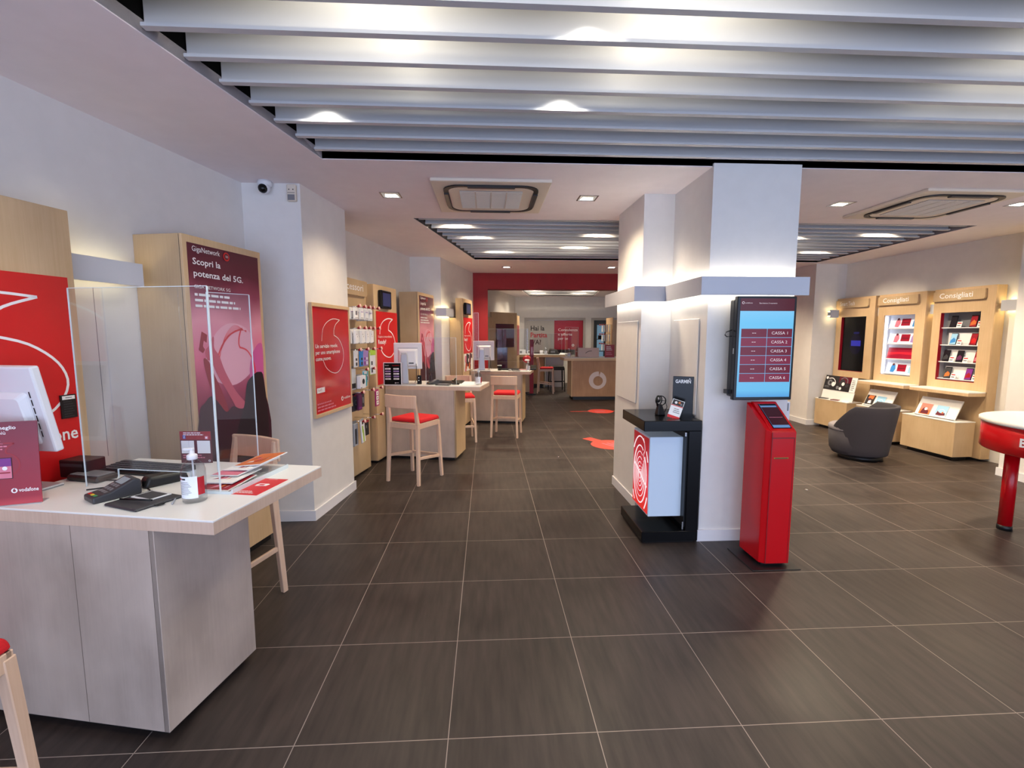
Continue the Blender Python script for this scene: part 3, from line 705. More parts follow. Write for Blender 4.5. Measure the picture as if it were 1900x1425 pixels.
F.text(M_TXT, 'Un servizio revolv.', .034, .05, .60, 3, width=.42, bold=.01); F.text(M_TXT, 'per uno smartphone', .034, .05, .545, 3, width=.46, bold=.01); F.text(M_TXT, 'come nuovo.', .034, .05, .49, 3, width=.28, bold=.01)
F.text(M_TXT, 'vodafone', .026, .565, .095, 3, width=.14); F.rect(M_TXT, .05, .21, .19, .255, 2); F.text(M_TXTR, 'TechTi', .02, .06, .225, 3); F.lines(M_PINK, .05, .12, .34, .028, 3, 2); t.build('lettering', r)

# ------------------------------------------------------------ desks
def desk(P, ln, dp, zt, bx, bd, label, by=.0, th=.055, z0=.04, seams=(), wd=None):
    wd = wd or M_WOOD; wf = M_WOODD
    r = thing('service_desk', label, 'desk', (P[0], P[1], 0), AL)
    MB().m(M_LAM).box(-ln, 0, 0, dp, zt-.008, zt).build('worktop', r, bevel=.0015)
    MB().m(M_EDGE).box(-ln, 0, 0, dp, zt-th, zt-.008).build('worktop_edge', r, bevel=.001)
    MB().m(wf).box(-ln, -bx, by, by+.022, z0, zt-th).box(-ln, -bx-.022, by+bd-.022, by+bd, z0, zt-th).build('front_panel', r, bevel=.001)
    MB().m(wd).box(-bx-.022, -bx+.001, by+.0, by+bd, z0, zt-th).build('end_panel', r, bevel=.001)
    MB().m(M_BLK).box(-ln, -bx-.04, by+.035, by+bd-.035, 0, z0).build('plinth', r)
    if seams:
        m = MB().m(mat('seam_brown', (110, 96, 86), .6))
        for s_ in seams: m.box(s_-.001, s_+.001, by-.0005, by+.01, z0, zt-th)
        m.build('seam', r)
    return r
D1 = (-1.003, 1.713); ZT1 = .92
desk(D1, 1.08, .73, ZT1, .255, .50, 'white topped wooden service desk in the left foreground', seams=(-.62, -.275), wd=M_WOODD)
D2 = (-.082, 5.79); ZT2 = .955
desk(D2, 1.235, .60, ZT2, .31, .47, 'second white topped wooden desk, beside the accessory rack', seams=(-.34,))
D3 = (.77, 8.25); ZT3 = .945
desk(D3, 1.08, .58, ZT3, .14, .46, 'third wooden service desk just before the red wall', seams=(-.70,))

# ------------------------------------------------------------ stools
def make_stool(label, loc, rz, cushion=M_FABR, wd=M_STOOL, back=True, group='wooden bar stools with red seats', name='bar_stool'):
    """seat faces local +y, the backrest is on -y"""
    r = thing(name, label, 'stool', loc, rz, group); sh = .685
    for sx in (-1, 1):
        m = MB().m(wd)
        if back:
            m.bar((sx*.205, -.215, 0), (sx*.185, -.185, .64), .030, .034, .036, .042).bar((sx*.185, -.185, .64), (sx*.175, -.225, .95), .036, .042, .026, .026)
        else: m.bar((sx*.205, -.215, 0), (sx*.185, -.185, .64), .026, .026)
        m.build('leg', r, bevel=.003)
        MB().m(wd).bar((sx*.205, .215, 0), (sx*.185, .18, .64), .030, .034, .036, .038).build('leg', r, bevel=.003)
    m = MB().m(wd); m.box(-.20, .20, -.20, -.175, .60, .66).box(-.20, .20, .17, .195, .60, .66).box(-.20, -.175, -.19, .19, .60, .66).box(.175, .20, -.19, .19, .60, .66).build('seat_frame', r, bevel=.003)
    m = MB().m(cushion); m.hexa([(-.205, -.16, .66), (.205, -.16, .66), (.205, .20, .66), (-.205, .20, .66)], [(-.19, -.15, .705), (.19, -.15, .705), (.19, .19, .705), (-.19, .19, .705)])
    m.build('seat', r, bevel=.018, seg=3)
    m = MB().m(wd).bar((-.198, .20, .24), (.198, .20, .24), .02, .034); m.build('footrest', r, bevel=.003)
    for sx in (-1, 1): MB().m(wd).bar((sx*.195, -.20, .29), (sx*.195, .20, .24), .018, .03).build('stretcher', r, bevel=.003)
    if back:
        m = MB().m(wd); n = 10; F_, B_ = [], []
        for i in range(n+1):
            x = -.205+.41*i/n; y = -.245-.028*cos(pi*x/.41); F_.append((x, y)); B_.append((x, y+.02))
        poly = F_+B_[::-1]
        m.prism([(x, y+.006) for x, y in poly], .825, .965)
        m.build('backrest', r, bevel=.008, seg=2)
    return r
def facing(dx, dy): return math.atan2(-dx, dy)
s0 = make_stool('red seated wooden bar stool in front of the middle desk', (-.80, 5.16, 0), facing(.205, .373))
dup(s0, (.308, 7.36, 0), facing(.07, .33), 'wooden bar stool with a red seat at the corner of the third desk')
dup(s0, (-.40, 7.05, 0), facing(.16, -.98), 'wooden bar stool mostly hidden behind the far end of the middle desk')
dup(s0, (-1.55, 2.76, 0), facing(-.45, -.89), 'wooden bar stool tucked behind the near desk, only backrest and legs showing')
dup(s0, (-1.63, 1.21, 0), facing(.02, .98), 'wooden bar stool cut off at the bottom left corner of the photo')
dup(s0, (1.62, 12.75, 0), facing(.98, -.2), 'wooden bar stool with a red seat far away in front of the back counter')
make_stool('black metal bar stool without backrest far away beside the reception desk', (1.98, 13.2, 0), 0, M_BLK, M_BLK, back=False, group=None, name='black_bar_stool')

# ------------------------------------------------------------ things on the near desk
def monitor(P, rz, w_, h_, zb, label, zt, tilt=0, touch=True):
    """screen faces local -x... its back faces local +y-less viewer; local x = across, back shell on -y"""
    r = thing('desktop_monitor', label, 'monitor', (P[0], P[1], zt), rz)
    R_ = Matrix.Rotation(tilt, 4, 'X')
    sh = MB().m(M_WHT).box(-w_/2, w_/2, 0, .022, zb-zt, zb-zt+h_); o = sh.build('shell', r, bevel=.006, seg=2)
    MB().m(M_BLKG).box(-w_/2+.012, w_/2-.012, .022, .0235, zb-zt+.014, zb-zt+h_-.014).build('screen', r)
    m = MB().m(M_WHT); z1_ = zb-zt+h_*.78; z0_ = zb-zt+.02
    m.hexa([(-w_*.36, 0, z0_), (w_*.36, 0, z0_), (w_*.36, 0.001, z1_), (-w_*.36, 0.001, z1_)], [(-w_*.30, -.035, z0_+.03), (w_*.30, -.035, z0_+.03), (w_*.28, -.028, z1_-.03), (-w_*.28, -.028, z1_-.03)])
    m.build('rear_housing', r, bevel=.008, seg=2)
    MB().m(M_DGREY).box(-w_*.36, w_*.36, -.002, .0, z1_+.004, z1_+.007).build('vent_line', r)
    MB().m(M_DGREY).box(w_*.05, w_*.22, -.037, -.034, z0_+.05, z0_+.065).build('port_strip', r)
    zc = zb-zt+h_*.42
    so = -.035
    MB().m(M_SILV).box(so-.035, so+.035, -.075, -.033, zc-.04, zc+.07).build('mount', r, bevel=.008)
    MB().m(M_SILV).hexa([(so-.055, -.10, .012), (so+.055, -.10, .012), (so+.055, -.075, .012), (so-.055, -.075, .012)], [(so-.04, -.085, zc+.05), (so+.04, -.085, zc+.05), (so+.04, -.065, zc+.05), (so-.04, -.065, zc+.05)]).build('stand', r, bevel=.006)
    MB().m(M_SILV).box(-.12, .12, -.17, .06, 0, .012).build('base', r, bevel=.005)
    MB().m(M_BLK).tube([(.11, -.037, z0_+.05), (.115, -.06, z0_-.01), (.11, -.05, .06), (.09, -.03, .02)], .004, 6).build('cable', r)
    return r
# near-desk monitor: seen edge-on, leaning back on a silver foot
r = thing('desktop_monitor', 'white monitor on the near desk, cropped by the left edge, seen from behind', 'monitor', (-1.975, 2.07, ZT1), -.20)
tm = Matrix.Translation((0, 0, .185)) @ Matrix.Rotation(.18, 4, 'X')
def tilted(mb, name, bevel=0, seg=1):
    o = mb.build(name, r, bevel=bevel, seg=seg, mw=tm); return o
tilted(MB().m(M_WHT).box(-.10, .17, 0, .035, 0, .37), 'shell', .008, 2)
tilted(MB().m(M_BLKG).box(-.09, .155, .035, .037, .02, .35), 'screen')
tilted(MB().m(M_WHT).hexa([(-.095, 0, .03), (.125, 0, .03), (.125, .001, .27), (-.095, .001, .27)], [(-.08, -.025, .06), (.10, -.025, .06), (.09, -.022, .24), (-.08, -.022, .24)]), 'rear_housing', .012, 2)
v = MB().m(M_BLKG)
for k in range(6): v.box(.1285, .1315, -.003, -.001, .07+k*.034, .096+k*.034)
tilted(v, 'vent_slots')
MB().m(M_SILV).hexa([(-.11, -.03, .01), (-.01, -.03, .01), (-.01, .08, .01), (-.11, .08, .01)], [(-.09, -.045, .26), (-.03, -.045, .26), (-.03, -.02, .26), (-.09, -.02, .26)]).build('stand', r, bevel=.01)
MB().m(M_SILV).box(-.15, .04, -.08, .12, 0, .012).build('base', r, bevel=.005)
def desk1(a, b, z=0): return L(D1, a, b, ZT1+z)
def w1(x, y): k = .971; return (x*k, y*k, ZT1)     # points read off the desk top
# acrylic shield
def acrylic(name, label, P, ang, ln, h, slot=None, t=.006):
    r = thing(name, label, 'screen', P, ang, None); m = MB().m(M_ACR)
    if slot:
        m.box(0, slot[0], -t/2, t/2, 0, h).box(slot[1], ln, -t/2, t/2, 0, h).box(slot[0], slot[1], -t/2, t/2, slot[2], h)
    else: m.box(0, ln, -t/2, t/2, 0, h)
    m.build('sheet', r)
    e = MB().m(M_ACRE).box(0, ln, -t/2, t/2, h, h+.0025).box(-.0015, 0, -t/2, t/2, 0, h).box(ln, ln+.0025, -t/2-.001, t/2+.001, 0, h)
    if slot: e.box(slot[0], slot[0]+.002, -t/2, t/2, 0, slot[2]).box(slot[1]-.002, slot[1], -t/2, t/2, 0, slot[2]).box(slot[0], slot[1], -t/2, t/2, slot[2]-.002, slot[2])
    e.build('polished_edge', r)
    return r
acrylic('acrylic_shield', 'wide clear acrylic shield standing across the near desk', L(D1, -.86, .27, ZT1), AL, .665, .875, slot=(.17, .53, .09))
acrylic('acrylic_shield', 'clear acrylic side shield along the right end of the near desk', (-1.315, 2.315, ZT1), .86, .19, .875)
# leaning counter sign at the left edge
P = w1(-2.03, 1.955); r = thing('counter_sign', 'dark red counter sign standing at the left edge of the near desk', 'sign', P, .30)
sg = gradient('counter_sign_print', [(0, (196, 60, 70)), (.10, (150, 24, 44)), (.5, (140, 20, 44)), (1, (112, 18, 42))], 2, 0, .33, .35)
tmx = Matrix.Rotation(-.06, 4, 'X')
MB().m(sg).box(-.12, .172, 0, .004, .0, .335).build('board', r, mw=tmx)
t = MB(); F = Face(t, (0, 0, 0), ZX, ZZ)
F.text(M_TXT, 'il meglio', .014, .03, .305, 1, width=.075, bold=.02); F.text(M_TXT, 'di più', .014, .03, .285, 1); F.lines(M_PINK, .0, .262, .075, .011, 4, 1)
F.text(M_TXT, 'vodafone', .015, .102, .052, 1, width=.062, bold=.02); logo(F, M_TXT, MC['counter_sign_print'], .088, .058, .010, 1); F.lines(M_PINK, .0, .105, .04, .01, 2, 1); t.build('lettering', r, mw=tmx)
t = MB(); F = Face(t, (0, 0, 0), ZX, ZZ); drop(F, M_DRED, .02, .12, .09, .13, .006, 1)
for x0, c1, c2 in ((-.02, M_ORNG, M_BLUE), (.045, M_PURP, M_PINK)):
    F.rect(M_TXTK, x0-.002, .108, x0+.042, .192, 2); F.rect(c2, x0, .11, x0+.04, .19, 3); F.rect(c1, x0, .158, x0+.04, .19, 4); F.rect(M_DRED, x0+.004, .13, x0+.036, .135, 5); F.disc(M_TXT, x0+.02, .15, .008, 5)
t.build('phone_picture', r, mw=tmx)
MB().m(M_CASE).box(-.12, .172, -.01, .05, -.0, .003).build('foot', r)
# keyboard, terminals, small things
def keyboard(P, rz, label, w_=.44, d_=.15, z=0):
    r = thing('keyboard', label, 'keyboard', P, rz)
    MB().m(M_BLK).hexa([(-w_/2, -d_/2, 0), (w_/2, -d_/2, 0), (w_/2, d_/2, 0), (-w_/2, d_/2, 0)], [(-w_/2, -d_/2, .014), (w_/2, -d_/2, .014), (w_/2, d_/2, .026), (-w_/2, d_/2, .026)]).build('body', r, bevel=.003)
    m = MB().m(M_DGREY)
    for j in range(5):
        for i in range(21):
            x = -w_/2+.012+i*(w_-.024)/21; y = -d_/2+.012+j*(d_-.026)/5; zz = .015+.012*(y+d_/2)/d_
            m.box(x, x+(w_-.024)/21*.84, y, y+(d_-.026)/5*.84, zz, zz+.006)
    m.build('keys', r); return r
keyboard((-1.70, 2.385, ZT1), -.27, 'black keyboard lying behind the acrylic shield on the near desk')
def terminal(P, rz, label, s=1.0):
    r = thing('card_terminal', label, 'card terminal', P, rz)
    prof = [(-.085, 0), (.095, 0), (.095, .055), (.07, .062), (-.02, .030), (-.085, .022)]
    MB().m(M_DGREY).extrude([(-.045*s, y*s*.8, z*s*1.0) for y, z in prof], (.09*s, 0, 0)).build('body', r, bevel=.006, seg=2)
    m = MB(); sl = (.062-.030)/.09
    def q(mt_, x0, x1, y0, y1, h=.001):
        zz = lambda y: (.030+(y+.02)*sl if y > -.02 else .022+(y+.085)*.008/.065)+h
        m.m(mt_).poly([(x*s*1.15, y*s*.8, zz(y)*s) for x, y in ((x0, y0), (x1, y0), (x1, y1), (x0, y1))])
    q(mat('lcd_grey', (150, 160, 165), .2), -.026, .026, .025, .062)
    for j in range(3):
        for i in range(3): q(M_GREY, -.026+i*.019, -.012+i*.019, -.052+j*.022+.014, -.052+j*.022+.028)
    q(M_REDK, -.030, -.012, -.075, -.062); q(mat('key_yellow', (220, 190, 40), .4), -.008, .009, -.075, -.062); q(mat('key_green', (40, 150, 90), .4), .013, .031, -.075, -.062)
    m.build('keypad', r); return r
terminal((w1(-1.62, 2.06)), -.62, 'card payment terminal with coloured keys on the near desk', 1.15)
P = w1(-1.45, 1.995); r = thing('signature_pad', 'flat black signature pad with grey screen beside the card terminal', 'signature pad', P, -.42); r.scale = (1.2, 1.2, 1)
MB().m(M_DGREY).box(-.075, .09, -.075, .08, 0, .010).build('body', r, bevel=.006); MB().m(M_WHT).box(-.055, .045, -.005, .070, .010, .014).build('bezel', r, bevel=.002)
MB().m(M_DGREY).box(-.045, .035, .004, .060, .014, .0155).build('screen', r)
o = MB().m(M_BLKG).tube([(-.06, -.045, .018), (.085, -.015, .022)], .004, 8).build('signing_pen', None, loc=None); o.location = P; o.rotation_euler = (0, 0, -.42); tag(o, 'black signing pen resting on the signature pad', 'pen')
# coiled cord
pts = []
for k in range(40):
    t_ = k/39; pts.append((.05*t_+.012*cos(t_*22), .018*sin(t_*22)-.03*t_, .006))
o = MB().m(M_BLK).tube(pts, .0022, 6).build('coiled_cord'); o.location = w1(-1.385, 1.965); tag(o, 'small tangle of black cord right of the signature pad', 'cord')
for k, (c, pp, lab) in enumerate(((M_BLK, [(-1.80, 2.15), (-1.70, 2.20), (-1.6, 2.20), (-1.5, 2.12), (-1.44, 2.06), (-1.40, 2.0)], 'black cable running across the near desk behind the card terminal'),
                                  (M_BLK, [(-1.98, 2.36), (-1.85, 2.30), (-1.72, 2.28), (-1.62, 2.22)], 'black cable curling from the box under the monitor'))):
    pts = smooth2([(x*.971, y*.971) for x, y in pp], False); o = MB().m(c).tube([(x, y, ZT1+.004) for x, y in pts], .003, 6).build('cable'); tag(o, lab, 'cable')
o = MB().m(M_SILV).tube([(0, 0, .004), (.045, -.105, .004)], .0035, 8).build('ballpoint_pen'); o.location = w1(-1.345, 2.055); tag(o, 'silver ballpoint pen lying left of the sanitizer bottle', 'pen')
r = thing('barcode_scanner', 'rounded black barcode scanner on the near desk beside the keyboard', 'scanner', w1(-1.53, 2.24), -.7)
MB().m(M_BLK).hexa([(-.045, -.085, 0), (.045, -.085, 0), (.035, .10, 0), (-.035, .10, 0)], [(-.034, -.06, .05), (.034, -.06, .05), (.025, .09, .045), (-.025, .09, .045)]).build('body', r, bevel=.014, seg=3)
MB().m(M_BLKG).box(-.028, .028, -.082, -.076, .010, .036).build('window', r, bevel=.003)
r = thing('black_device_box', 'black device box under the monitor on the near desk', 'box', (-1.965, 2.33, ZT1), AL)
MB().m(M_BLK).box(-.06, .085, -.05, .05, 0, .085).build('body', r, bevel=.004); MB().m(M_DGREY).box(-.05, .07, -.0515, -.05, .055, .07).build('slot', r)
r = thing('document_scanner', 'low dark scanner with grey lid between monitor and keyboard', 'scanner', (-1.86, 2.26, ZT1), AL-.1)
MB().m(M_BLK).box(-.09, .10, -.05, .05, 0, .028).build('body', r, bevel=.008); MB().m(M_GREY).box(-.08, .09, -.04, .04, .028, .032).build('lid', r, bevel=.004)
# sanitizer bottles
def bottle(P, label, s=1.0, group=None):
    r = thing('sanitizer_bottle', label, 'bottle', P, random.uniform(-.4, .2), group)
    MB().m(glass('clear_bottle_plastic', (236, 238, 240), 1.3)).lathe([(0, 0), (.036*s, 0), (.039*s, .006*s), (.039*s, .115*s), (.034*s, .135*s), (.02*s, .15*s), (.014*s, .157*s)], 24).build('bottle', r)
    MB().m(mat('gel_blue', (214, 222, 232), .2)).lathe([(0, .004*s), (.033*s, .004*s), (.0365*s, .01*s), (.0365*s, .098*s), (0, .098*s)], 20).build('gel', r) if False else None
    m = MB().m(mat('label_paper', (226, 230, 238), .5)).lathe([(.0396*s, .02*s), (.0396*s, .10*s)], 22, a0=-2.6, a1=-.55); m.m(M_TXTR).lathe([(.0397*s, .03*s), (.0397*s, .095*s)], 6, a0=-.55, a1=.1)
    m.build('label', r, recalc=False)
    m = MB().m(M_GREY)
    for k in range(9):
        zz = (.035+.0055*k)*s
        m.lathe([(.0399*s, zz), (.0399*s, zz+.0018*s)], 12, a0=-2.3, a1=-2.3+1.0+.35*((k*3) % 4)/4)
    m.m(M_DRED).lathe([(.0399*s, .088*s), (.0399*s, .094*s)], 6, a0=-2.3, a1=-1.9); m.m(M_TXTK).lathe([(.0399*s, .088*s), (.0399*s, .094*s)], 6, a0=-1.85, a1=-1.5)
    m.build('label_print', r, recalc=False)
    m = MB().m(M_WHT).lathe([(.0, .155*s), (.017*s, .155*s), (.017*s, .172*s), (.008*s, .176*s), (.006*s, .19*s), (0, .19*s)], 16)
    m.bar((.008*s, 0, .194*s), (-.032*s, 0, .190*s), .012*s, .009*s).build('pump', r, bevel=.002)
    MB().m(M_WHT).tube([(0, 0, .155*s), (.004*s, 0, .02*s)], .003*s, 6).build('dip_tube', r)
    return r
bottle(w1(-1.235, 1.995), 'clear pump bottle of sanitizer on the near desk', 1.12, None)
# small sign with codes left blank
P = w1(-1.585, 2.60); r = thing('tabletop_card', 'small dark red card sign standing behind the pump bottle on the near desk', 'sign', P, -.05)
MB().m(M_MAROON).box(-.082, .082, 0, .004, 0, .17).build('card', r)
t = MB(); F = Face(t, (-.082, 0, 0), ZX, ZZ); F.rect(M_DRED, .0, .125, .164, .17, 1); F.rect(M_PAPER, .006, .052, .074, .120, 2); F.rect(M_PAPER, .09, .052, .158, .120, 2)
F.rect(mat('social_blue', (60, 80, 160), .4), .016, .13, .032, .15, 2); F.text(M_TXT, 'f', .013, .022, .132, 3, bold=.02); F.rect(M_PINK, .132, .128, .150, .145, 2); F.disc(M_TXT, .141, .1365, .005, 3)
F.lines(M_TXT, .02, .164, .12, .010, 2, 2); F.lines(M_PINK, .012, .044, .13, .012, 2, 2); logo(F, M_TXT, M_MAROON, .15, .012, .006, 2); t.build('print', r)
# brochure tray and leaflets
P = w1(-1.19, 2.29); r = thing('brochure_tray', 'clear acrylic tray on the near desk holding leaflets', 'tray', P, AL+.02)
MB().m(M_ACR).box(-.10, .10, -.2, .2, 0, .006).build('base', r)
MB().m(M_ACRE).box(.10, .106, -.2, .2, 0, .02).box(-.10, .10, -.206, -.2, 0, .012).build('rim', r)
lc_ = [M_DRED, M_PAPER, M_PINK, M_PAPER, M_ORNG]
for k, (a, b, rz, lab) in enumerate(((-.01, -.08, .05, 'dark red leaflet at the bottom of the fanned leaflets in the tray'), (-.03, -.02, .0, 'white and red leaflet lying second in the tray'), (-.045, .05, -.08, 'pink leaflet fanned in the middle of the tray'),
                                     (-.02, .10, -.14, 'crumpled pale leaflet near the back of the tray'), (.0, .14, -.05, 'orange tinted leaflet on top at the back of the tray'))):
    q = thing('leaflet', lab, 'leaflet', (Vector(P)+UL*a+VL*b+Vector((0, 0, .008+.012*k)))[:], AL+rz, 'leaflets fanned in the tray')
    q.rotation_euler = (.05, -.03*k, AL+rz)
    MB().m(M_PAPER).box(-.075, .075, -.10, .10, 0, .004).build('paper', q)
    t = MB(); F = Face(t, (-.075, -.10, .004), ZX, ZY); F.rect(lc_[k], .004, .004, .146, .196, 1)
    for j in range(7): F.poly([M_DRED, M_PAPER, M_PINK, M_TXTR, M_ORNG][j % 5], [(.02+.016*j, .02+.02*((j*3+k) % 6)), (.06+.01*j, .03+.02*((j*3+k) % 6)), (.05+.012*j, .07+.018*((j+k) % 5))], 2+.2*j)
    t.build('print', q)
r = thing('red_flyer', 'flat bright red flyer lying at the right end of the near desk', 'flyer', w1(-1.055, 2.17), AL)
MB().m(M_RED).box(-.07, .07, -.11, .11, 0, .0015).build('paper', r)
t = MB(); F = Face(t, (-.07, -.11, .0015), ZX, ZY); F.lines(M_TXT, .02, .045, .09, .012, 3, 1); F.poly(M_TXT, [(.05, .11), (.10, .115), (.105, .14), (.095, .145), (.052, .145), (.045, .13)], 1); F.rect(M_RED, .06, .12, .085, .135, 2); F.lines(M_TXT, .05, .21, .06, .008, 1, 1); t.build('print', r)

# ------------------------------------------------------------ things on the middle and third desks
monitor((-1.02, 6.16), .0, .36, .34, 1.15, 'white monitor seen from behind on the middle desk', ZT2)
monitor((-.05, 8.52), .0, .38, .35, 1.13, 'white monitor seen from behind on the third desk', ZT3)
r = thing('price_board', 'black tabletop board with two columns of labels on the middle desk', 'sign', (-1.19, 6.00, ZT2), -.05)
MB().m(M_WHT).box(-.115, .115, 0, .006, 0, .29).build('frame', r); t = MB(); F = Face(t, (-.115, 0, 0), ZX, ZZ)
F.rect(M_BLKG, .010, .010, .220, .280, 1); F.text(M_TXT, 'Smart', .015, .02, .245, 2); F.text(M_REDK, 'Smartphone', .014, .115, .245, 2, width=.085)
for c in (0, 1):
    for j in range(5): F.rect(M_LILAC if j % 2 else M_TXT, .022+c*.105, .20-j*.032, .092+c*.105, .218-j*.032, 2); F.rect(M_GREY, .026+c*.105, .206-j*.032, .07+c*.105, .211-j*.032, 3)
logo(F, M_TXT, M_BLKG, .15, .03, .008, 2); F.lines(M_TXT, .162, .034, .04, .01, 1, 2); t.build('print', r)
r = thing('small_speaker', 'small black box with two white dots on the middle desk', 'box', (-.87, 6.12, ZT2), 0)
MB().m(M_BLKG).box(-.028, .028, -.02, .02, 0, .115).build('body', r, bevel=.004); t = MB(); F = Face(t, (-.028, -.02, 0), ZX, ZZ); F.disc(M_TXT, .022, .085, .006); F.disc(M_TXT, .022, .05, .006); t.build('dots', r)
terminal((-.70, 6.10, ZT2), -1.0, 'card payment terminal on the middle desk')
r = thing('signature_pad', 'flat dark signature pad at the front edge of the middle desk', 'signature pad', (-.555, 5.985, ZT2), AL); MB().m(M_DGREY).box(-.09, .09, -.05, .05, 0, .012).build('body', r, bevel=.004); MB().m(M_SILV).box(-.06, .06, -.03, .035, .012, .014).build('screen', r)
keyboard((-.58, 6.24, ZT2), AL, 'black keyboard on the middle desk', .40, .14)
r = thing('telephone', 'black desk telephone beside the papers on the middle desk', 'telephone', (-.37, 6.08, ZT2), -.3)
MB().m(M_BLK).hexa([(-.07, -.06, 0), (.07, -.06, 0), (.07, .07, 0), (-.07, .07, 0)], [(-.065, -.055, .015), (.065, -.055, .015), (.065, .065, .05), (-.065, .065, .05)]).build('body', r, bevel=.006)
MB().m(M_BLKG).bar((-.055, -.05, .045), (-.055, .06, .07), .035, .025).build('handset', r, bevel=.008)
r = thing('paper_stack', 'slanted stack of white papers on the middle desk', 'papers', (-.22, 6.02, ZT2), AL+.2); MB().m(M_PAPER).hexa([(-.14, -.07, 0), (.08, -.08, 0), (.10, .09, 0), (-.12, .10, 0)], [(-.13, -.06, .004), (.08, -.07, .008), (.09, .09, .03), (-.12, .10, .035)]).build('sheets', r)
bottle((-.105, 5.99, ZT2), 'pump bottle at the right end of the middle desk', 1.05)
acrylic('acrylic_shield', 'clear acrylic shield on the middle desk', (-.78, 6.07, ZT2), AL, .40, .60)
acrylic('acrylic_shield', 'tall narrow clear acrylic panel at the right end of the middle desk', (-.155, 5.97, ZT2), AL, .055, .91)
# third desk
keyboard((.42, 8.56, ZT3), AL, 'black keyboard on the third desk', .36, .14)
r = thing('pen_pot', 'dark glass pot on the third desk', 'pot', (.235, 8.50, ZT3)); MB().m(M_BLKG).lathe([(0, 0), (.035, 0), (.038, .10), (.034, .10), (.030, .01), (0, .01)], 18).build('pot', r); MB().m(M_GLASSTXT if False else M_SILV).lathe([(.0385, .085), (.0385, .10)], 18).build('rim', r, recalc=False)
r = thing('computer_mouse', 'grey computer mouse on the third desk', 'mouse', (.42, 8.42, ZT3), .3); MB().m(M_GREY).lathe([(0, .03), (.018, .028), (.03, .015), (.033, 0)][::-1], 14, sx=1, sy=1.5).build('body', r)
r = thing('signature_pad', 'dark signature pad on the third desk', 'signature pad', (.53, 8.38, ZT3), AL); MB().m(M_DGREY).box(-.07, .07, -.04, .04, 0, .012).build('body', r, bevel=.004)
r = thing('paper_tray', 'low tray of red and white papers on the third desk', 'tray', (.66, 8.45, ZT3), AL); MB().m(M_PAPER).box(-.07, .07, -.05, .05, 0, .02).build('papers', r); MB().m(M_DRED).box(-.066, .066, -.046, .046, .02, .022).build('top_sheet', r)
bottle((.74, 8.36, ZT3), 'pump bottle at the right end of the third desk', .95)
r = thing('desk_decoration', 'round red and white desk decoration on the third desk', 'decoration', (.735, 8.55, ZT3), 0)
MB().m(M_WHT).lathe([(0, 0), (.05, 0), (.02, .02), (.012, .10), (.012, .12)], 14).build('foot', r)
m = MB(); m.m(M_DRED).lathe([(.08*cos(a), .13+.07+.07*sin(a)) for a in [-pi/2+pi*k/8 for k in range(9)]], 16, sy=.5); m.build('ball', r)
MB().m(M_PAPER).lathe([(.045, 0), (.046, .02), (.03, .03), (0, .03)], 14, (0, -.035, .17), sy=.4).build('badge', r)
r = thing('black_desk_phone', 'black telephone at the back corner of the third desk', 'telephone', (.86, 8.62, ZT3), -.2); MB().m(M_BLK).hexa([(-.06, -.05, 0), (.06, -.05, 0), (.06, .06, 0), (-.06, .06, 0)], [(-.055, -.045, .03), (.055, -.045, .03), (.055, .055, .09), (-.055, .055, .09)]).build('body', r, bevel=.006)
acrylic('acrylic_shield', 'clear acrylic shield on the third desk', (.05, 8.74, ZT3), AL, .72, .75)

# ------------------------------------------------------------ around the pillar
r = thing('display_stand', 'black C-shaped display stand with a glowing box, against the pillar', 'display stand', (1.172, 3.395, 0))
x1 = .444; dp = .56
MB().m(M_BLKG).box(0, x1, 0, dp, .875, .955).build('top', r, bevel=.004)
MB().m(M_BLKG).box(0.005, x1, 0, dp, .015, .095).build('base', r, bevel=.004)
MB().m(M_BLK).box(.03, x1-.02, .03, dp-.03, 0, .015).build('foot', r)
MB().m(M_BLKG).box(.345, x1, 0.001, dp, .095, .875).build('upright', r, bevel=.003)
MB().m(M_BLK).box(.335, .345, .02, dp-.02, .12, .86).build('upright_inset', r)
MB().m(M_CHROME).box(.325, .335, .02, .03, .10, .16).box(.325, .335, .02, .03, .83, .86).build('bracket', r)
lb = mat('lit_acrylic_box', (188, 204, 222), .25, emit=.12)
MB().m(lb).box(.075, .335, .075, .46, .185, .815).build('light_box', r, bevel=.003)
ab = gradient('light_box_print', [(0, (232, 44, 34)), (.45, (232, 60, 80)), (1, (150, 14, 26))], 2, .2, .8, .3, emit=.9, dark=True)
MB().m(ab).box(.070, .075, .09, .445, .20, .80).build('artwork', r)
t = MB(); F = Face(t, (.070, .445, .20), (0, -1, 0), ZZ); wl_ = screen('glowing_line_print', (255, 236, 240))
for (ex, ey) in ((.20, .31), (.15, .235), (.115, .185), (.088, .14), (.064, .10), (.042, .066), (.024, .038)):
    n_ = 40; pt = [(.17+ex*cos(2*pi*k/n_), .27+ey*sin(2*pi*k/n_)) for k in range(n_+1)]; wv = .010 if ex > .12 else .006
    for k in range(n_):
        if min(pt[k][0], pt[k+1][0]) < .006 or max(pt[k][0], pt[k+1][0]) > .350 or min(pt[k][1], pt[k+1][1]) < .006 or max(pt[k][1], pt[k+1][1]) > .594 or .12 < k/n_ < .16: continue
        F.poly(wl_, [(.17+(x-.17)*(1+s_*wv*2.2/ex/2), .27+(y-.27)*(1+s_*wv/ey/2)) for (x, y), s_ in ((pt[k], -1), (pt[k], 1), (pt[k+1], 1), (pt[k+1], -1))], 1)
F.stroke(wl_, [(.02, .34), (.10, .31), (.20, .27), (.34, .21)], .018, 2); F.stroke(wl_, [(.24, .58), (.28, .50), (.25, .44), (.30, .38), (.33, .30)], .007, 2)
t.build('artwork_lines', r)
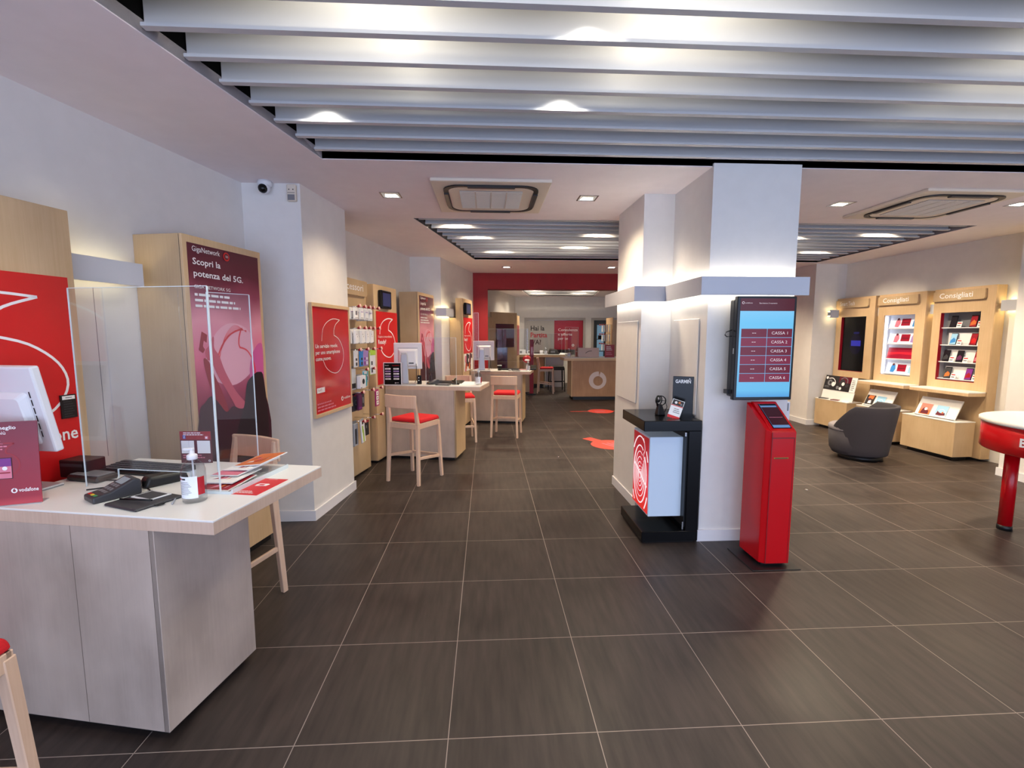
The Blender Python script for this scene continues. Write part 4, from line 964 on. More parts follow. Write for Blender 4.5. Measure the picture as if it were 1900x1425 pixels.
r = thing('brand_panel', 'tall black upright panel with white capital lettering on the black stand', 'sign', (1.474, 3.63, .955), -.42)
MB().m(M_BLKG).box(0, .155, 0, .006, 0, .315).build('panel', r, bevel=.002)
MB().m(M_BLKG).box(-.02, .17, -.03, .05, 0, .006).build('base', r)
t = MB(); F = Face(t, (0, 0, 0), ZX, ZZ); F.text(M_TXT, 'GARMIN', .027, .018, .262, 1, width=.115, bold=.04); F.poly(M_TXT, [(.118, .292), (.130, .292), (.124, .303)], 1); t.build('lettering', r)
r = thing('product_card', 'small tilted white and red card leaning before the tall black lettered panel', 'card', (1.43, 3.50, .955), -.35); r.rotation_euler = (-.30, .28, -.45)
MB().m(M_PAPER).box(-.045, .045, 0, .004, 0, .15).build('card', r)
t = MB(); F = Face(t, (-.045, 0, 0), ZX, ZZ); F.rect(M_TXTK, .004, .105, .086, .146, 1); F.disc(M_PAPER, .03, .125, .010, 2); F.disc(M_ORNG, .055, .13, .009, 2); F.disc(M_GREY, .07, .12, .008, 2); F.rect(M_RED, .0, .0, .09, .022, 1); F.rect(M_RED, .0, .098, .09, .104, 1); F.lines(M_GREY, .03, .08, .05, .014, 3, 1); t.build('print', r)
r = thing('watch_display', 'black watch strap loops on a small stand on the black display stand', 'watch display', (1.385, 3.66, .955), .2)
MB().m(M_BLK).hexa([(-.03, -.03, 0), (.04, -.03, 0), (.04, .03, 0), (-.03, .03, 0)], [(-.02, -.02, .09), (.01, -.02, .09), (.01, .01, .09), (-.02, .01, .09)]).build('stand', r, bevel=.006)
m = MB().m(M_BLKG)
for (cx, cz, rr, tl) in ((-.01, .12, .035, .3), (-.025, .105, .03, 1.1), (.008, .115, .038, -.5), (-.015, .13, .025, 1.6)):
    m.tube([(cx+rr*cos(a)*cos(tl), rr*cos(a)*sin(tl), cz+rr*sin(a)) for a in [2*pi*k/16 for k in range(17)]], .0045, 6)
m.build('strap_loops', r)
MB().m(M_BLKG).tube([(.0, 0, .12), (.05, 0, .11), (.065, 0, .06), (.04, .0, .01)], .0025, 6).build('cable', r)
MB().m(M_BLKG).lathe([(0, 0), (.02, 0), (.02, .012), (0, .012)], 16, (-.03, -.02, .115)).build('watch_case', r)

# ticket kiosk
r = thing('ticket_kiosk', 'red lacquered ticket kiosk with a sloping touch screen under the wall display', 'kiosk', (1.878, 2.995, 0))
MB().m(M_BLK).box(-.085, .255, -.055, .285, 0, .006).build('base_plate', r, bevel=.002)
MB().m(M_BLK).box(.02, .18, .03, .25, .006, .03).build('foot', r)
wk = .20; dk_ = .275
m = MB().m(M_REDK)
prof = [(0, .022), (dk_, .022), (dk_, 1.115), (dk_-.03, 1.118), (.008, .955), (0, .945)]
m.extrude([(.028, y, z) for y, z in prof], (wk-.028, 0, 0)); m.build('front_body', r, bevel=.004)
m = MB().m(M_REDK).hexa([(0, .030, .022), (.029, .004, .022), (.029, dk_, .022), (0, dk_, .022)], [(0, .030, .962), (.029, .004, .948), (.029, dk_, 1.112), (0, dk_, 1.112)]); m.build('side_body', r, bevel=.003)
MB().m(mat('dark_red_gap', (96, 6, 12), .5)).box(.033, .190, -.0014, .0, .903, .909).box(.030, .034, -.0014, 0, .025, .945).box(.186, .1885, -.0014, 0, .03, .903).build('door_gap', r)
MB().m(M_GOLD).hexa([(.05, -.004, .765), (.15, -.004, .765), (.15, .0, .765), (.05, .0, .765)], [(.05, -.004, .773), (.15, -.004, .773), (.15, .0, .773), (.05, .0, .773)]).build('ticket_slot', r)
MB().m(M_BLK).box(.056, .144, -.006, -.003, .767, .771).build('slot_opening', r)
sl = Vector((0, dk_-.038, 1.118-.955)).normalized(); O = Vector((.028, .008, .955)); t = MB(); F = Face(t, O, ZX, sl, .0015)
F.rect(M_BLKG, .022, .02, .152, .262, 1); F.rect(screen('kiosk_screen_blue', (100, 140, 190)), .028, .026, .146, .256, 2); F.rect(screen('kiosk_screen_maroon', (56, 24, 36)), .028, .05, .146, .225, 3)
F.rect(M_PINK, .04, .12, .134, .124, 4); F.rect(M_BLKG, .028, .240, .146, .256, 4); t.build('touch_screen', r, recalc=False)

# wall display
r = thing('queue_display', 'tall black screen listing CASSA 1 to CASSA 6 on the pillar front', 'screen', (1.757, 3.24, 1.13))
wt, ht = .432, .735
MB().m(M_BLKG).box(0, wt, 0, .04, 0, ht).build('bezel', r, bevel=.004)
MB().m(M_BLK).box(.0, wt-.02, .04, .10, .02, ht-.02).build('casing', r, bevel=.008)
MB().m(M_BLK).box(.10, .33, .10, .19, .18, .55).build('wall_mount', r)
sc = gradient('display_blue', [(0, (70, 150, 214)), (.08, (96, 184, 232)), (.5, (110, 180, 226)), (.86, (100, 190, 236)), (1, (120, 196, 240))], 2, .02, .63, .3, emit=1.0, dark=True)
mr_ = screen('display_maroon', (122, 26, 56)); mr2 = screen('display_maroon_dark', (104, 16, 40)); wt_ = screen('display_white', (226, 214, 226)); hd = screen('display_header', (78, 12, 24))
t = MB(); F = Face(t, (0, 0, 0), ZX, ZZ, .0008)
F.rect(sc, .022, .022, wt-.018, .632, 1); F.rect(hd, .022, .632, wt-.018, ht-.016, 1)
for i in range(6):
    y1_ = .508-i*.0635; y0_ = y1_-.0605
    F.rect(mr_ if i % 2 else mr2, .036, y0_, .223, y1_, 2); F.rect(mr_ if i % 2 else mr2, .226, y0_, .408, y1_, 2)
t.build('screen', r, recalc=False)
t = MB(); F = Face(t, (0, 0, 0), ZX, ZZ, .0008)
for i in range(6):
    y0_ = .508-i*.0635-.0605; F.text(wt_, 'CASSA %d' % (i+1), .020, .255, y0_+.021, 4, width=.118); F.rect(wt_, .115, y0_+.028, .127, y0_+.0315, 4); F.rect(wt_, .131, y0_+.028, .143, y0_+.0315, 4)
F.text(wt_, 'Serviamo il numero', .009, .155, .682, 4, width=.13); F.text(wt_, 'vodafone', .008, .052, .684, 4, width=.055); F.disc(wt_, .040, .689, .009, 4); F.disc(hd, .040, .689, .006, 5)
t.build('screen_lettering', r, recalc=False)
MB().m(M_BLK).tube(smooth2([], False) or [(0, .06, .50), (-.04, .06, .485), (-.05, .06, .465), (-.035, .06, .452), (0, .06, .455)], .004, 8).build('cable', r)
MB().m(M_BLK).box(-.02, .0, .05, .10, .04, .07).build('side_latch', r); MB().m(M_SILV).box(-.001, .0, .02, .03, .33, .37).build('side_label', r)
r = thing('wall_box', 'small white socket box on the right side of the pillar behind the kiosk', 'socket box', (2.29, 3.47, .92)); MB().m(M_WHT).box(0, .05, 0, .05, 0, .16).build('box', r, bevel=.003); MB().m(M_GREY).box(.012, .038, -.001, 0, .09, .15).build('opening', r)
# floor stickers
def sticker(P, rz, ln, wd, rx, label, lines=True):
    r = thing('floor_sticker', label, 'sticker', (P[0], P[1], 0), rz)
    m = MB().m(M_FLSTK).prism([(rx*cos(2*pi*k/28), rx*sin(2*pi*k/28)) for k in range(28)], 0.0005, .002)
    m.prism([(-ln/2, -wd/2), (ln/2, -wd/2), (ln/2, wd/2), (-ln/2, wd/2)], 0.0005, .0015); m.build('sticker', r)
    t = MB(); F = Face(t, (0, 0, .0021), ZX, ZY)
    for i in range(3): F.rect(M_PINK, -rx*.5, .12*rx*(1-i*2)+.0, rx*.45-.1*rx*i, .12*rx*(1-i*2)+.10*rx, 1)
    t.build('print', r)
sticker((1.80, 6.62), 2.1, 1.05, .16, .29, 'red round floor sticker with a crossing bar, beside the pillar')
sticker((2.37, 9.58), 0, 1.28, .05, .26, 'red floor sticker with a long bar before the reception desk')
for k, (x, y, lab) in enumerate(((.93, 6.0, 'small metal floor stud in the aisle left of the tile joint'), (1.50, 6.75, 'small metal floor stud in the aisle beside the floor sticker'), (3.30, 4.55, 'small metal floor stud right of the red kiosk'))):
    o = MB().m(M_CHROME).lathe([(0, 0), (.022, 0), (.018, .003), (0, .004)], 14).build('floor_stud'); o.location = (x, y, 0); tag(o, lab, 'floor stud')

# ------------------------------------------------------------ right wall units
def runit(y0, label, title, inner):
    P = (6.18-.05*(y0-5.456), y0); W = .755; D = .145
    r = thing('shelf_unit', label, 'display unit', (P[0], P[1], 0), AR)
    oy0, oy1, oz0, oz1 = .15, .645, .985, 1.885
    m = MB().m(M_WOOD); m.box(.018, D, 0, .02, .03, 2.2).box(.018, D, W-.02, W, .03, 2.2).box(.018, D, .02, W-.02, 2.18, 2.2).box(.018, .04, .02, W-.02, .03, .86); m.build('carcass', r, bevel=.001)
    m = MB().m(M_WOODE); m.box(0, .018, 0, oy0, .88, 2.2).box(0, .018, oy1, W, .88, 2.2).box(0, .018, oy0, oy1, .88, oz0).box(0, .018, oy0, oy1, oz1, 2.2); m.build('front_panel', r)
    m = MB().m(M_WOOD); c = .025; a0, a1, z0, z1 = .10, W-.005, 2.035, 2.165   # board: rounded lower corner on the near side
    m.extrude([(0, a1, z0), (0, a0+c, z0), (0, a0+.007, z0+.007), (0, a0, z0+c), (0, a0, z1), (0, a1, z1)], (-.03, 0, 0)); m.build('sign_board', r, bevel=.003)
    t = MB(); F = Face(t, (-.03, W, 0), (0, -1, 0), ZZ); F.text(M_TXT, title, .066, .09, 2.075, 1, width=.30 if title[0] == 'S' else .42, bold=.015); t.build('lettering', r)
    if title[0] == 'S': return r, P, (oy0, oy1, oz0, oz1)
    m = MB().m(M_LAM).prism([(-.24, .0), (-.24, W+.02), (.0, W+.02), (.0, -.0), (-.10, -.02)], .868, .882); m.build('ledge', r, bevel=.001)
    m = MB().m(M_WOODE).prism([(-.24, .0), (-.24, W+.02), (.0, W+.02), (.0, -.0), (-.10, -.02)], .83, .868); m.build('ledge_edge', r, bevel=.001)
    return r, P, (oy0, oy1, oz0, oz1)
def niche(r, o, back, sides, d=.125, red=False):
    oy0, oy1, oz0, oz1 = o
    m = MB().m(back).box(d-.01, d, oy0-.03, oy1+.03, oz0-.02, oz1+.02); m.build('niche_back', r)
    m = MB().m(sides).box(.018, d, oy0-.02, oy0, oz0-.02, oz1+.02).box(.018, d, oy1, oy1+.02, oz0-.02, oz1+.02).box(.018, d, oy0, oy1, oz0-.02, oz0).box(.018, d, oy0, oy1, oz1, oz1+.02); m.build('niche_lining', r)
    if red: MB().m(M_DRED).box(-.001, .045, oy1-.004, oy1, oz0, oz1).box(-.001, .045, oy0, oy1, oz0, oz0+.004).build('red_edging', r)
def onshelf(P, a, b, z): v = Rr(P, a, b, z); return v
def phone(P, a, b, z, c1, c2, label, w_=.075, h_=.15, card=None):
    r = thing('phone', label, 'phone', onshelf(P, a, b, z), AR-pi/2 if False else AR); r.rotation_euler = (0, .22, AR)
    MB().m(M_BLKG).box(-.004, .004, -w_/2, w_/2, 0, h_).build('body', r, bevel=.003)
    t = MB(); F = Face(t, (-.004, w_/2, 0), (0, -1, 0), ZZ); F.rect(c1, .004, .006, w_-.004, h_-.008, 1); F.poly(c2, [(.008, .02), (w_-.01, .035), (w_-.012, h_*.45), (w_*.5, h_*.62), (.012, h_*.4)], 2); t.build('screen', r)
    return r
def pricecard(P, a, b, z, label, c=M_RED, w_=.06, h_=.075, group=None):
    r = thing('price_card', label, 'card', onshelf(P, a, b, z), AR, group); r.rotation_euler = (0, .25, AR)
    MB().m(M_PAPER).box(-.0015, .0015, -w_/2, w_/2, 0, h_).build('card', r)
    t = MB(); F = Face(t, (-.0015, w_/2, 0), (0, -1, 0), ZZ); F.rect(c, .006, h_*.62, w_-.006, h_*.82, 1); F.rect(M_GREY, .008, h_*.2, w_*.8, h_*.4, 1); t.build('print', r)
# unit 3: nearest, phones on four shelves
u3, P3, O = runit(5.456, 'shelf unit nearest the camera with phones on four shelves, titled Consigliati', 'Consigliati', 3)
niche(u3, O, M_GREY, mat('shelf_grey', (150, 150, 154), .5), red=True)
zs = [1.69, 1.46, 1.235, 1.01]
for z in zs: MB().m(M_WHT).box(.022, .115, O[0], O[1], z-.012, z).build('shelf', u3)
rows = ['top shelf', 'second shelf', 'third shelf', 'bottom shelf']; scr = mat('dark_screen', (36, 32, 38), .15)
ph = [[(.52, scr, scr, 'black phone'), (.27, M_DRED, M_ORNG, 'phone with a dark red and orange screen')],
      [(.50, M_LBLUE, M_BLUE, 'phone with a blue screen'), (.25, M_DRED, M_RED, 'phone with a bright red screen')],
      [(.575, scr, M_DGREY, 'grey blue phone'), (.40, scr, M_VIOL, 'dark phone with a violet glow'), (.18, M_DRED, M_PINK, 'pink screened phone at the cropped edge')],
      [(.535, M_DGREY, M_ORNG, 'phone with an orange and grey screen'), (.27, M_PURP, M_DRED, 'phone with a purple and red screen')]]
for k, z in enumerate(zs):
    if k: MB().m(M_PAPER).box(.09, .113, O[0]+.02, O[1]-.05, z, z+.16).build('riser_card', u3)
    for (b, c1, c2, lab) in ph[k]:
        phone(P3, .045, b, z, c1, c2, '%s, %s of nearest phone unit' % (lab, rows[k]), .085, .155)
        pricecard(P3, .035, b-.088, z, 'price card beside the %s on the %s' % (lab, rows[k]))
r = thing('round_badge_card', 'white round card in front of the red phone on the second shelf', 'card', onshelf(P3, .03, .315, zs[1]), AR)
m = MB().m(M_PAPER); m.extrude([(-.002, .045*cos(2*pi*k/20), .05+.045*sin(2*pi*k/20)) for k in range(20)], (.003, 0, 0)); m.box(-.002, .001, -.03, .03, 0, .02).build('card', r)
# unit 2: brightly lit niche
u2, P2, O = runit(6.32, 'brightly lit display unit in the middle, titled Consigliati', 'Consigliati', 2)
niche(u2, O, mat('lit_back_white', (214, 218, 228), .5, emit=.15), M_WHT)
MB().m(mat('lit_strip_white', (244, 248, 255), .4, emit=3)).box(.024, .06, O[1]-.012, O[1]-.002, O[2]+.02, O[3]-.02).build('light_strip', u2)
for z in zs: MB().m(M_WHT).box(.022, .118, O[0], O[1]-.015, z-.012, z).build('shelf', u2)
lb_ = [[(M_PINK, .13), (M_DRED, .26), (M_BLUE, .41)], [(M_PINK, .13), (M_DRED, .27), (M_LILAC, .40)], None, [(M_BLUE, .11), (M_DRED, .25), (M_LBLUE, .40)]]
for k, z in enumerate(zs):
    r = thing('lit_advert_card', ['white advert card with pink and blue figures on the top shelf of the lit unit', 'white advert card with pink and lilac figures on the second shelf of the lit unit',
                                  'plain dark red panel on the third shelf of the lit unit', 'white advert card with pale blue figures on the bottom shelf of the lit unit'][k], 'advert', onshelf(P2, .06, O[0]+.005, z), AR); r.rotation_euler = (0, .2, AR)
    w_ = .455; h_ = .165
    MB().m(mat('backlit_card_white', (214, 220, 236), .4, emit=.12) if lb_[k] else mat('backlit_card_red', (150, 14, 46), .3, emit=.1)).box(-.003, .003, 0, w_, 0, h_).build('card', r)
    t = MB(); F = Face(t, (-.003, w_, 0), (0, -1, 0), ZZ)
    if lb_[k]:
        for c, x in lb_[k]:
            if c is M_DRED: F.rect(mat('advert_red', (150, 16, 44), .3), x-.07, .035, x+.07, .14, 1); F.rect(M_MAROON, x-.06, .075, x+.05, .085, 2)
            else: F.poly(c, [(x-.04, .02), (x+.02, .015), (x+.045, .07), (x+.03, .13), (x-.01, .15), (x-.035, .10)], 2); F.disc(M_MAROON, x, .135, .018, 3)
    else: F.poly(mat('advert_red_glow', (206, 30, 50), .3, emit=.1), [(0, .05), (.2, .07), (.45, .06), (.45, .10), (.2, .10), (0, .09)], 1)
    t.build('print', r)
# unit 1: dark screen
u1, P1, O = runit(7.14, 'farthest unit with a large dark screen, titled Smart Tech', 'Smart Tech', 1)
niche(u1, O, M_BLK, M_BLK, red=True)
MB().m(M_BLKG).box(.03, .06, O[0], O[1]-.02, O[2]+.005, O[3]-.003).build('screen', u1)
t = MB(); F = Face(t, (.03, O[1]-.02, O[2]), (0, -1, 0), ZZ); F.disc(screen('screen_dim_violet', (16, 10, 30)), .27, .45, .12, 1, ry=.17); F.rect(screen('screen_blue_note', (50, 50, 160)), .18, .42, .37, .51, 2); F.rect(screen('screen_dim_blue', (26, 24, 80)), .22, .62, .33, .65, 2); t.build('screen_image', u1)
# plinth boxes in front of the units
def plinth_box(y0, y1, x0, label, d=.28):
    P = (x0, y0); r = thing('display_plinth', label, 'plinth', (x0, y0, 0), AR)
    MB().m(M_WOOD).box(0, d, 0, y1-y0, .05, .49).build('body', r, bevel=.002); MB().m(M_LAM).box(-.003, d, -.003, y1-y0+.003, .49, .5).build('top', r)
    MB().m(M_BLK).box(.06, d-.02, .06, y1-y0-.06, 0, .05).build('base', r)
    return P
pp3 = plinth_box(5.50, 6.22, 5.87, 'low wooden plinth with a white top before the nearest phone unit')
pp2 = plinth_box(6.36, 7.02, 5.845, 'low wooden plinth half hidden behind the armchair')
pp1 = plinth_box(7.19, 7.87, 5.79, 'low wooden plinth before the dark screen unit')
def lectern_stand(P, b, wd, label, pics, lean=.42, h_=.27):
    v = Rr(P, .09, b, .5); r = thing('brochure_stand', label, 'brochure stand', v, AR); r.rotation_euler = (0, lean, AR)
    MB().m(M_LAM).box(-.006, .006, 0, wd, 0.002, h_).build('board', r, bevel=.001); MB().m(M_LAM).box(-.03, -.006, 0, wd, 0.002, .012).build('lip', r)
    for k, (y, c, lab) in enumerate(pics):
        q = thing('leaflet', lab, 'leaflet', tuple(Vector(v)+Vector(UR)*(-.0)), AR); q.matrix_world = r.matrix_basis @ Matrix.Translation((-.012, y, .015)) if False else Matrix.Translation(v) @ Matrix.Rotation(AR, 4, 'Z') @ Matrix.Rotation(lean, 4, 'Y') @ Matrix.Translation((-.012, y, .015))
        MB().m(M_PAPER).box(-.002, .004, -.075, .075, 0, .155).build('paper', q)
        t = MB(); F = Face(t, (-.002, .075, 0), (0, -1, 0), ZZ); F.rect(c, .0, .0, .15, .155, 1)
        if c is M_TXTK: F.poly(M_ORNG, [(.03, .10), (.12, .09), (.13, .15), (.04, .15)], 2); F.poly(M_PAPER, [(.05, .02), (.11, .02), (.10, .07), (.06, .08)], 2); F.disc(M_MAROON, .07, .085, .02, 3)
        elif c is M_LBLUE: F.rect(M_PAPER, .0, .0, .15, .03, 2); F.stroke(M_PAPER, [(.02, .05), (.06, .10), (.10, .10), (.14, .06)], .006, 2); F.poly(M_MAROON, [(.02, .02), (.08, .015), (.14, .025), (.13, .06), (.09, .05), (.05, .06), (.03, .08)], 3); F.disc(M_ORNG, .10, .06, .012, 4)
        else: F.rect(mat('rosy_print', (196, 120, 104), .4), .0, .07, .15, .155, 2); F.poly(M_MAROON, [(.02, .01), (.13, .01), (.12, .06), (.08, .07), (.05, .10), (.03, .06)], 3); F.disc(M_PAPER, .08, .08, .02, 4)
        t.build('print', q)
lectern_stand(pp3, .09, .54, 'white slanted brochure stand on the nearest plinth', [(.41, M_ORNG, 'leaflet with a rosy picture on the nearest brochure stand'), (.20, M_LBLUE, 'leaflet with a sky blue picture on the nearest brochure stand')])
lectern_stand(pp2, .17, .46, 'white slanted brochure stand on the middle plinth', [(.37, M_TXTK, 'leaflet with a black and orange picture on the middle brochure stand'), (.19, M_LBLUE, 'leaflet with a sky blue picture on the middle brochure stand')])
v = Rr(pp1, .12, .0, .655); r = thing('picture_board', 'dark photo board with glasses and headphones leaning under the dark screen', 'picture board', v, AR); r.rotation_euler = (0, .22, AR)
MB().m(M_PAPER).box(-.006, .0, 0, .66, 0, .245).build('board', r)
t = MB(); F = Face(t, (-.006, .66, 0), (0, -1, 0), ZZ); F.rect(M_TXTK, 0, 0, .55, .245, 1); F.rect(M_MAROON, .30, .14, .55, .245, 2)
for x, y, s_, c in ((.12, .12, .05, M_GREY), (.20, .10, .04, M_PAPER), (.13, .12, .025, M_TXTK), (.38, .14, .06, M_DGREY), (.40, .12, .03, M_PAPER), (.30, .05, .03, M_GREY), (.36, .04, .025, M_PAPER), (.48, .10, .03, M_DGREY), (.04, .20, .025, M_PAPER)): F.disc(c, x, y, s_, 3+x*3)
F.stroke(M_PAPER, [(.08, .19), (.16, .20), (.22, .16), (.24, .11), (.20, .07)], .012, 4); F.stroke(M_GREY, [(.34, .20), (.40, .23), (.47, .20), (.48, .14)], .014, 4); F.lines(M_GREY, .02, .06, .12, .016, 2, 4); F.lines(M_GREY, .57, .2, .07, .03, 6, 2); t.build('picture', r)
MB().m(M_LAM).box(.0, .01, .0, .66, -.155, .0).build('support', r)
for (a, b, c, lab, s_) in ((.06, .55, M_DGREY, 'dark booklet lying left on the farthest plinth', .1), (.06, .30, M_MAROON, 'maroon booklet lying in the middle of the farthest plinth', .09), (.07, .12, M_PAPER, 'white booklet lying right on the farthest plinth', .1)):
    o = MB().m(c).box(-s_/2, s_/2, -s_*.7, s_*.7, 0, .012).build('booklet'); o.location = Rr(pp1, a, b, .5); o.rotation_euler = (0, 0, .4); tag(o, lab, 'booklet')

# armchair
r = thing('tub_armchair', 'dark grey wool tub armchair with its back to the camera', 'armchair', (4.86, 5.72, 0), .56)
def shell(r0, r1, z0, hb, hf, a_open, thick=.07, n=28):
    """curved back: outline flares upward, highest at the back and dropping toward the open front"""
    m = MB(); m.smooth = True; m.m(M_GFAB); rows_ = 7; vs = []; fs = []
    for s_ in (0, 1):
        for j in range(rows_+1):
            f = j/rows_
            for i in range(n+1):
                a = -pi/2-(pi-a_open)+2*(pi-a_open)*i/n
                u = abs(i/n*2-1); hh = hb+(hf-hb)*max(0, (u-.66)/.34)
                rr = (r0+(r1-r0)*f)-s_*thick*(1-.3*f); z = z0+(hh-z0)*f
                vs.append((rr*1.0*cos(a), rr*.92*sin(a)-.06*f*(-sin(a) if sin(a) < 0 else 0)*0, z))
    k = n+1; b = (rows_+1)*k
    for s_ in (0, 1):
        for j in range(rows_):
            for i in range(n):
                q = (s_*b+j*k+i, s_*b+j*k+i+1, s_*b+(j+1)*k+i+1, s_*b+(j+1)*k+i); fs.append(q)
    for i in range(n): fs.append((rows_*k+i, rows_*k+i+1, b+rows_*k+i+1, b+rows_*k+i)); fs.append((i, i+1, b+i+1, b+i))
    for i in (0, n):
        for j in range(rows_): fs.append((j*k+i, (j+1)*k+i, b+(j+1)*k+i, b+j*k+i))
    m.add(vs, fs); return m
sh_ = shell(.29, .385, .07, .71, .42, radians(44)); sh_.build('back_shell', r, bevel=.015, seg=2)
m = MB().m(M_GFAB); m.lathe([(0, .06), (.27, .06), (.305, .12), (.325, .36), (0, .36)], 32, sy=1.0, c=(0, .06, 0)); m.build('seat_base', r)
m = MB().m(M_GFAB2); m.lathe([(0, .36), (.32, .36), (.33, .38), (.325, .42), (.30, .435), (0, .44)], 32, c=(0, .06, 0)); m.build('seat', r)
MB().m(M_BLK).lathe([(0, 0), (.24, 0), (.24, .06), (0, .06)], 28, c=(0, .02, 0)).build('base', r)

# round red table
r = thing('round_table', 'round table with white top and deep red rim cut off by the right edge', 'table', (4.60, 3.30, 0))
m = MB().m(M_LAM).lathe([(0, .885), (.585, .885), (.60, .895), (.60, .915), (.59, .92), (0, .92)], 56); m.build('table_top', r)
MB().m(M_REDK).lathe([(.50, .67), (.575, .67), (.585, .68), (.585, .885), (0, .885)], 56).build('rim', r)
m = MB().m(M_REDK)
for a in (pi*.83, -pi*.17+.6, -pi*.5+.2):
    m2 = MB().m(M_REDK).lathe([(0, .04), (.045, .04), (.045, .68), (0, .68)], 20, (.40*cos(a), .40*sin(a), 0)); o = m2.build('leg', r)
    MB().m(M_BLK).lathe([(0, 0), (.048, 0), (.048, .04), (0, .04)], 20, (.40*cos(a), .40*sin(a), 0)).build('leg_foot', o)
m = MB()
for k, ch in enumerate('BLACK'):
    a = 3.235+k*.095; R_ = .5875; Pt = Vector((R_*cos(a), R_*sin(a), .755)); tg = Vector((-sin(a), cos(a), 0))
    m.m(M_TXT).text(ch, .062, Pt, tg, ZZ, 'CENTER', .05)
m.build('lettering', r, recalc=False)
r = thing('demo_tablet', 'white device on a slanted holder on the round table at the right edge', 'tablet', (4.42, 3.42, .92), .5)
MB().m(M_WHT).hexa([(-.09, -.06, 0), (.12, -.06, 0), (.12, .08, 0), (-.09, .08, 0)], [(-.06, -.04, .06), (.12, -.04, .06), (.12, .07, .08), (-.06, .07, .08)]).build('holder', r, bevel=.006)
MB().m(M_DGREY).hexa([(-.12, -.07, .075), (.14, -.07, .075), (.14, .09, .10), (-.12, .09, .10)], [(-.12, -.07, .083), (.14, -.07, .083), (.14, .09, .108), (-.12, .09, .108)]).build('device', r, bevel=.003)

# ------------------------------------------------------------ reception desk and far room
P = (1.87, 11.27); ZD = 1.03
r = thing('reception_desk', 'far brown reception desk with a large pale emblem on its front', 'desk', (P[0], P[1], 0), -.02)
MB().m(M_LAM).box(0, 2.1, 0, .72, ZD-.01, ZD).build('worktop', r); MB().m(M_WOODE).box(0, 2.1, 0, .72, ZD-.07, ZD-.01).build('worktop_edge', r, bevel=.002)
MB().m(wood('brown_oak_veneer', (150, 112, 80), (172, 132, 98))).box(.20, 2.0, .02, .66, .08, ZD-.07).build('body', r, bevel=.002); MB().m(M_WOODE).box(.185, .20, .02, .66, .08, ZD-.07).build('corner_strip', r)
MB().m(M_BLK).box(.24, 1.96, .08, .62, 0, .08).build('plinth', r)
t = MB(); F = Face(t, (0, .02, 0), ZX, ZZ); em = mat('emblem_pale_grey', (206, 192, 190), .4); cx, cz = .83, .48; n = 40
ring_o = [(cx+.215*cos(pi*.40-2*pi*k/n*.97), cz+.215*sin(pi*.40-2*pi*k/n*.97)) for k in range(n+1)]; ring_i = [(cx+.01+.118*cos(pi*.36-2*pi*k/n*.96), cz-.015+.118*sin(pi*.36-2*pi*k/n*.96)) for k in range(n+1)]
for i in range(n): F.poly(em, [ring_o[i], ring_i[i], ring_i[i+1], ring_o[i+1]], 2)
F.poly(em, [(cx+.03, cz+.105), (cx+.055, cz+.09), (cx+.13, cz+.185), (cx+.08, cz+.20), (cx+.02, cz+.17)], 3) if False else F.poly(em, [(cx+.04, cz+.10), (cx+.10, cz+.06), (cx+.16, cz+.14), (cx+.09, cz+.20), (cx+.045, cz+.15)], 3); t.build('emblem', r)
tr = -.02
r = thing('laptop_stand_box', 'pale box with a dark swoosh standing on the reception desk', 'box', (2.53, 11.55, ZD), 0)
MB().m(mat('pale_pink_card', (206, 184, 176), .5)).box(-.26, .26, 0, .12, 0, .23).build('box', r, bevel=.003); t = MB(); F = Face(t, (-.26, 0, 0), ZX, ZZ); F.stroke(M_TXTK, [(.18, .10), (.24, .14), (.30, .155), (.34, .155)], .012, 1); t.build('mark', r)
r = thing('red_counter_sign', 'red tabletop sign at the right end of the reception desk', 'sign', (3.04, 11.50, ZD), 0)
MB().m(M_DRED).box(-.12, .12, 0, .006, 0, .31).build('panel', r); t = MB(); F = Face(t, (-.12, 0, 0), ZX, ZZ); F.lines(M_TXT, .04, .27, .14, .04, 3, 1); F.lines(M_PINK, .03, .12, .18, .04, 2, 1); t.build('print', r)
r = thing('small_red_sign', 'small red sign left of the pale box on the reception desk', 'sign', (2.33, 11.78, ZD), 0); MB().m(M_DRED).box(-.10, .10, 0, .006, .0, .27).build('panel', r); t = MB(); F = Face(t, (-.10, 0, 0), ZX, ZZ); F.text(M_TXT, 'NOVITÀ', .03, .02, .12, 1); t.build('lettering', r)
bottle((2.05, 11.6, ZD), 'white pump bottle at the left end of the reception desk', 1.1)
acrylic('acrylic_shield', 'clear acrylic shield on the reception desk left of the pale box', (1.93, 11.5, ZD), .3, .36, .74)
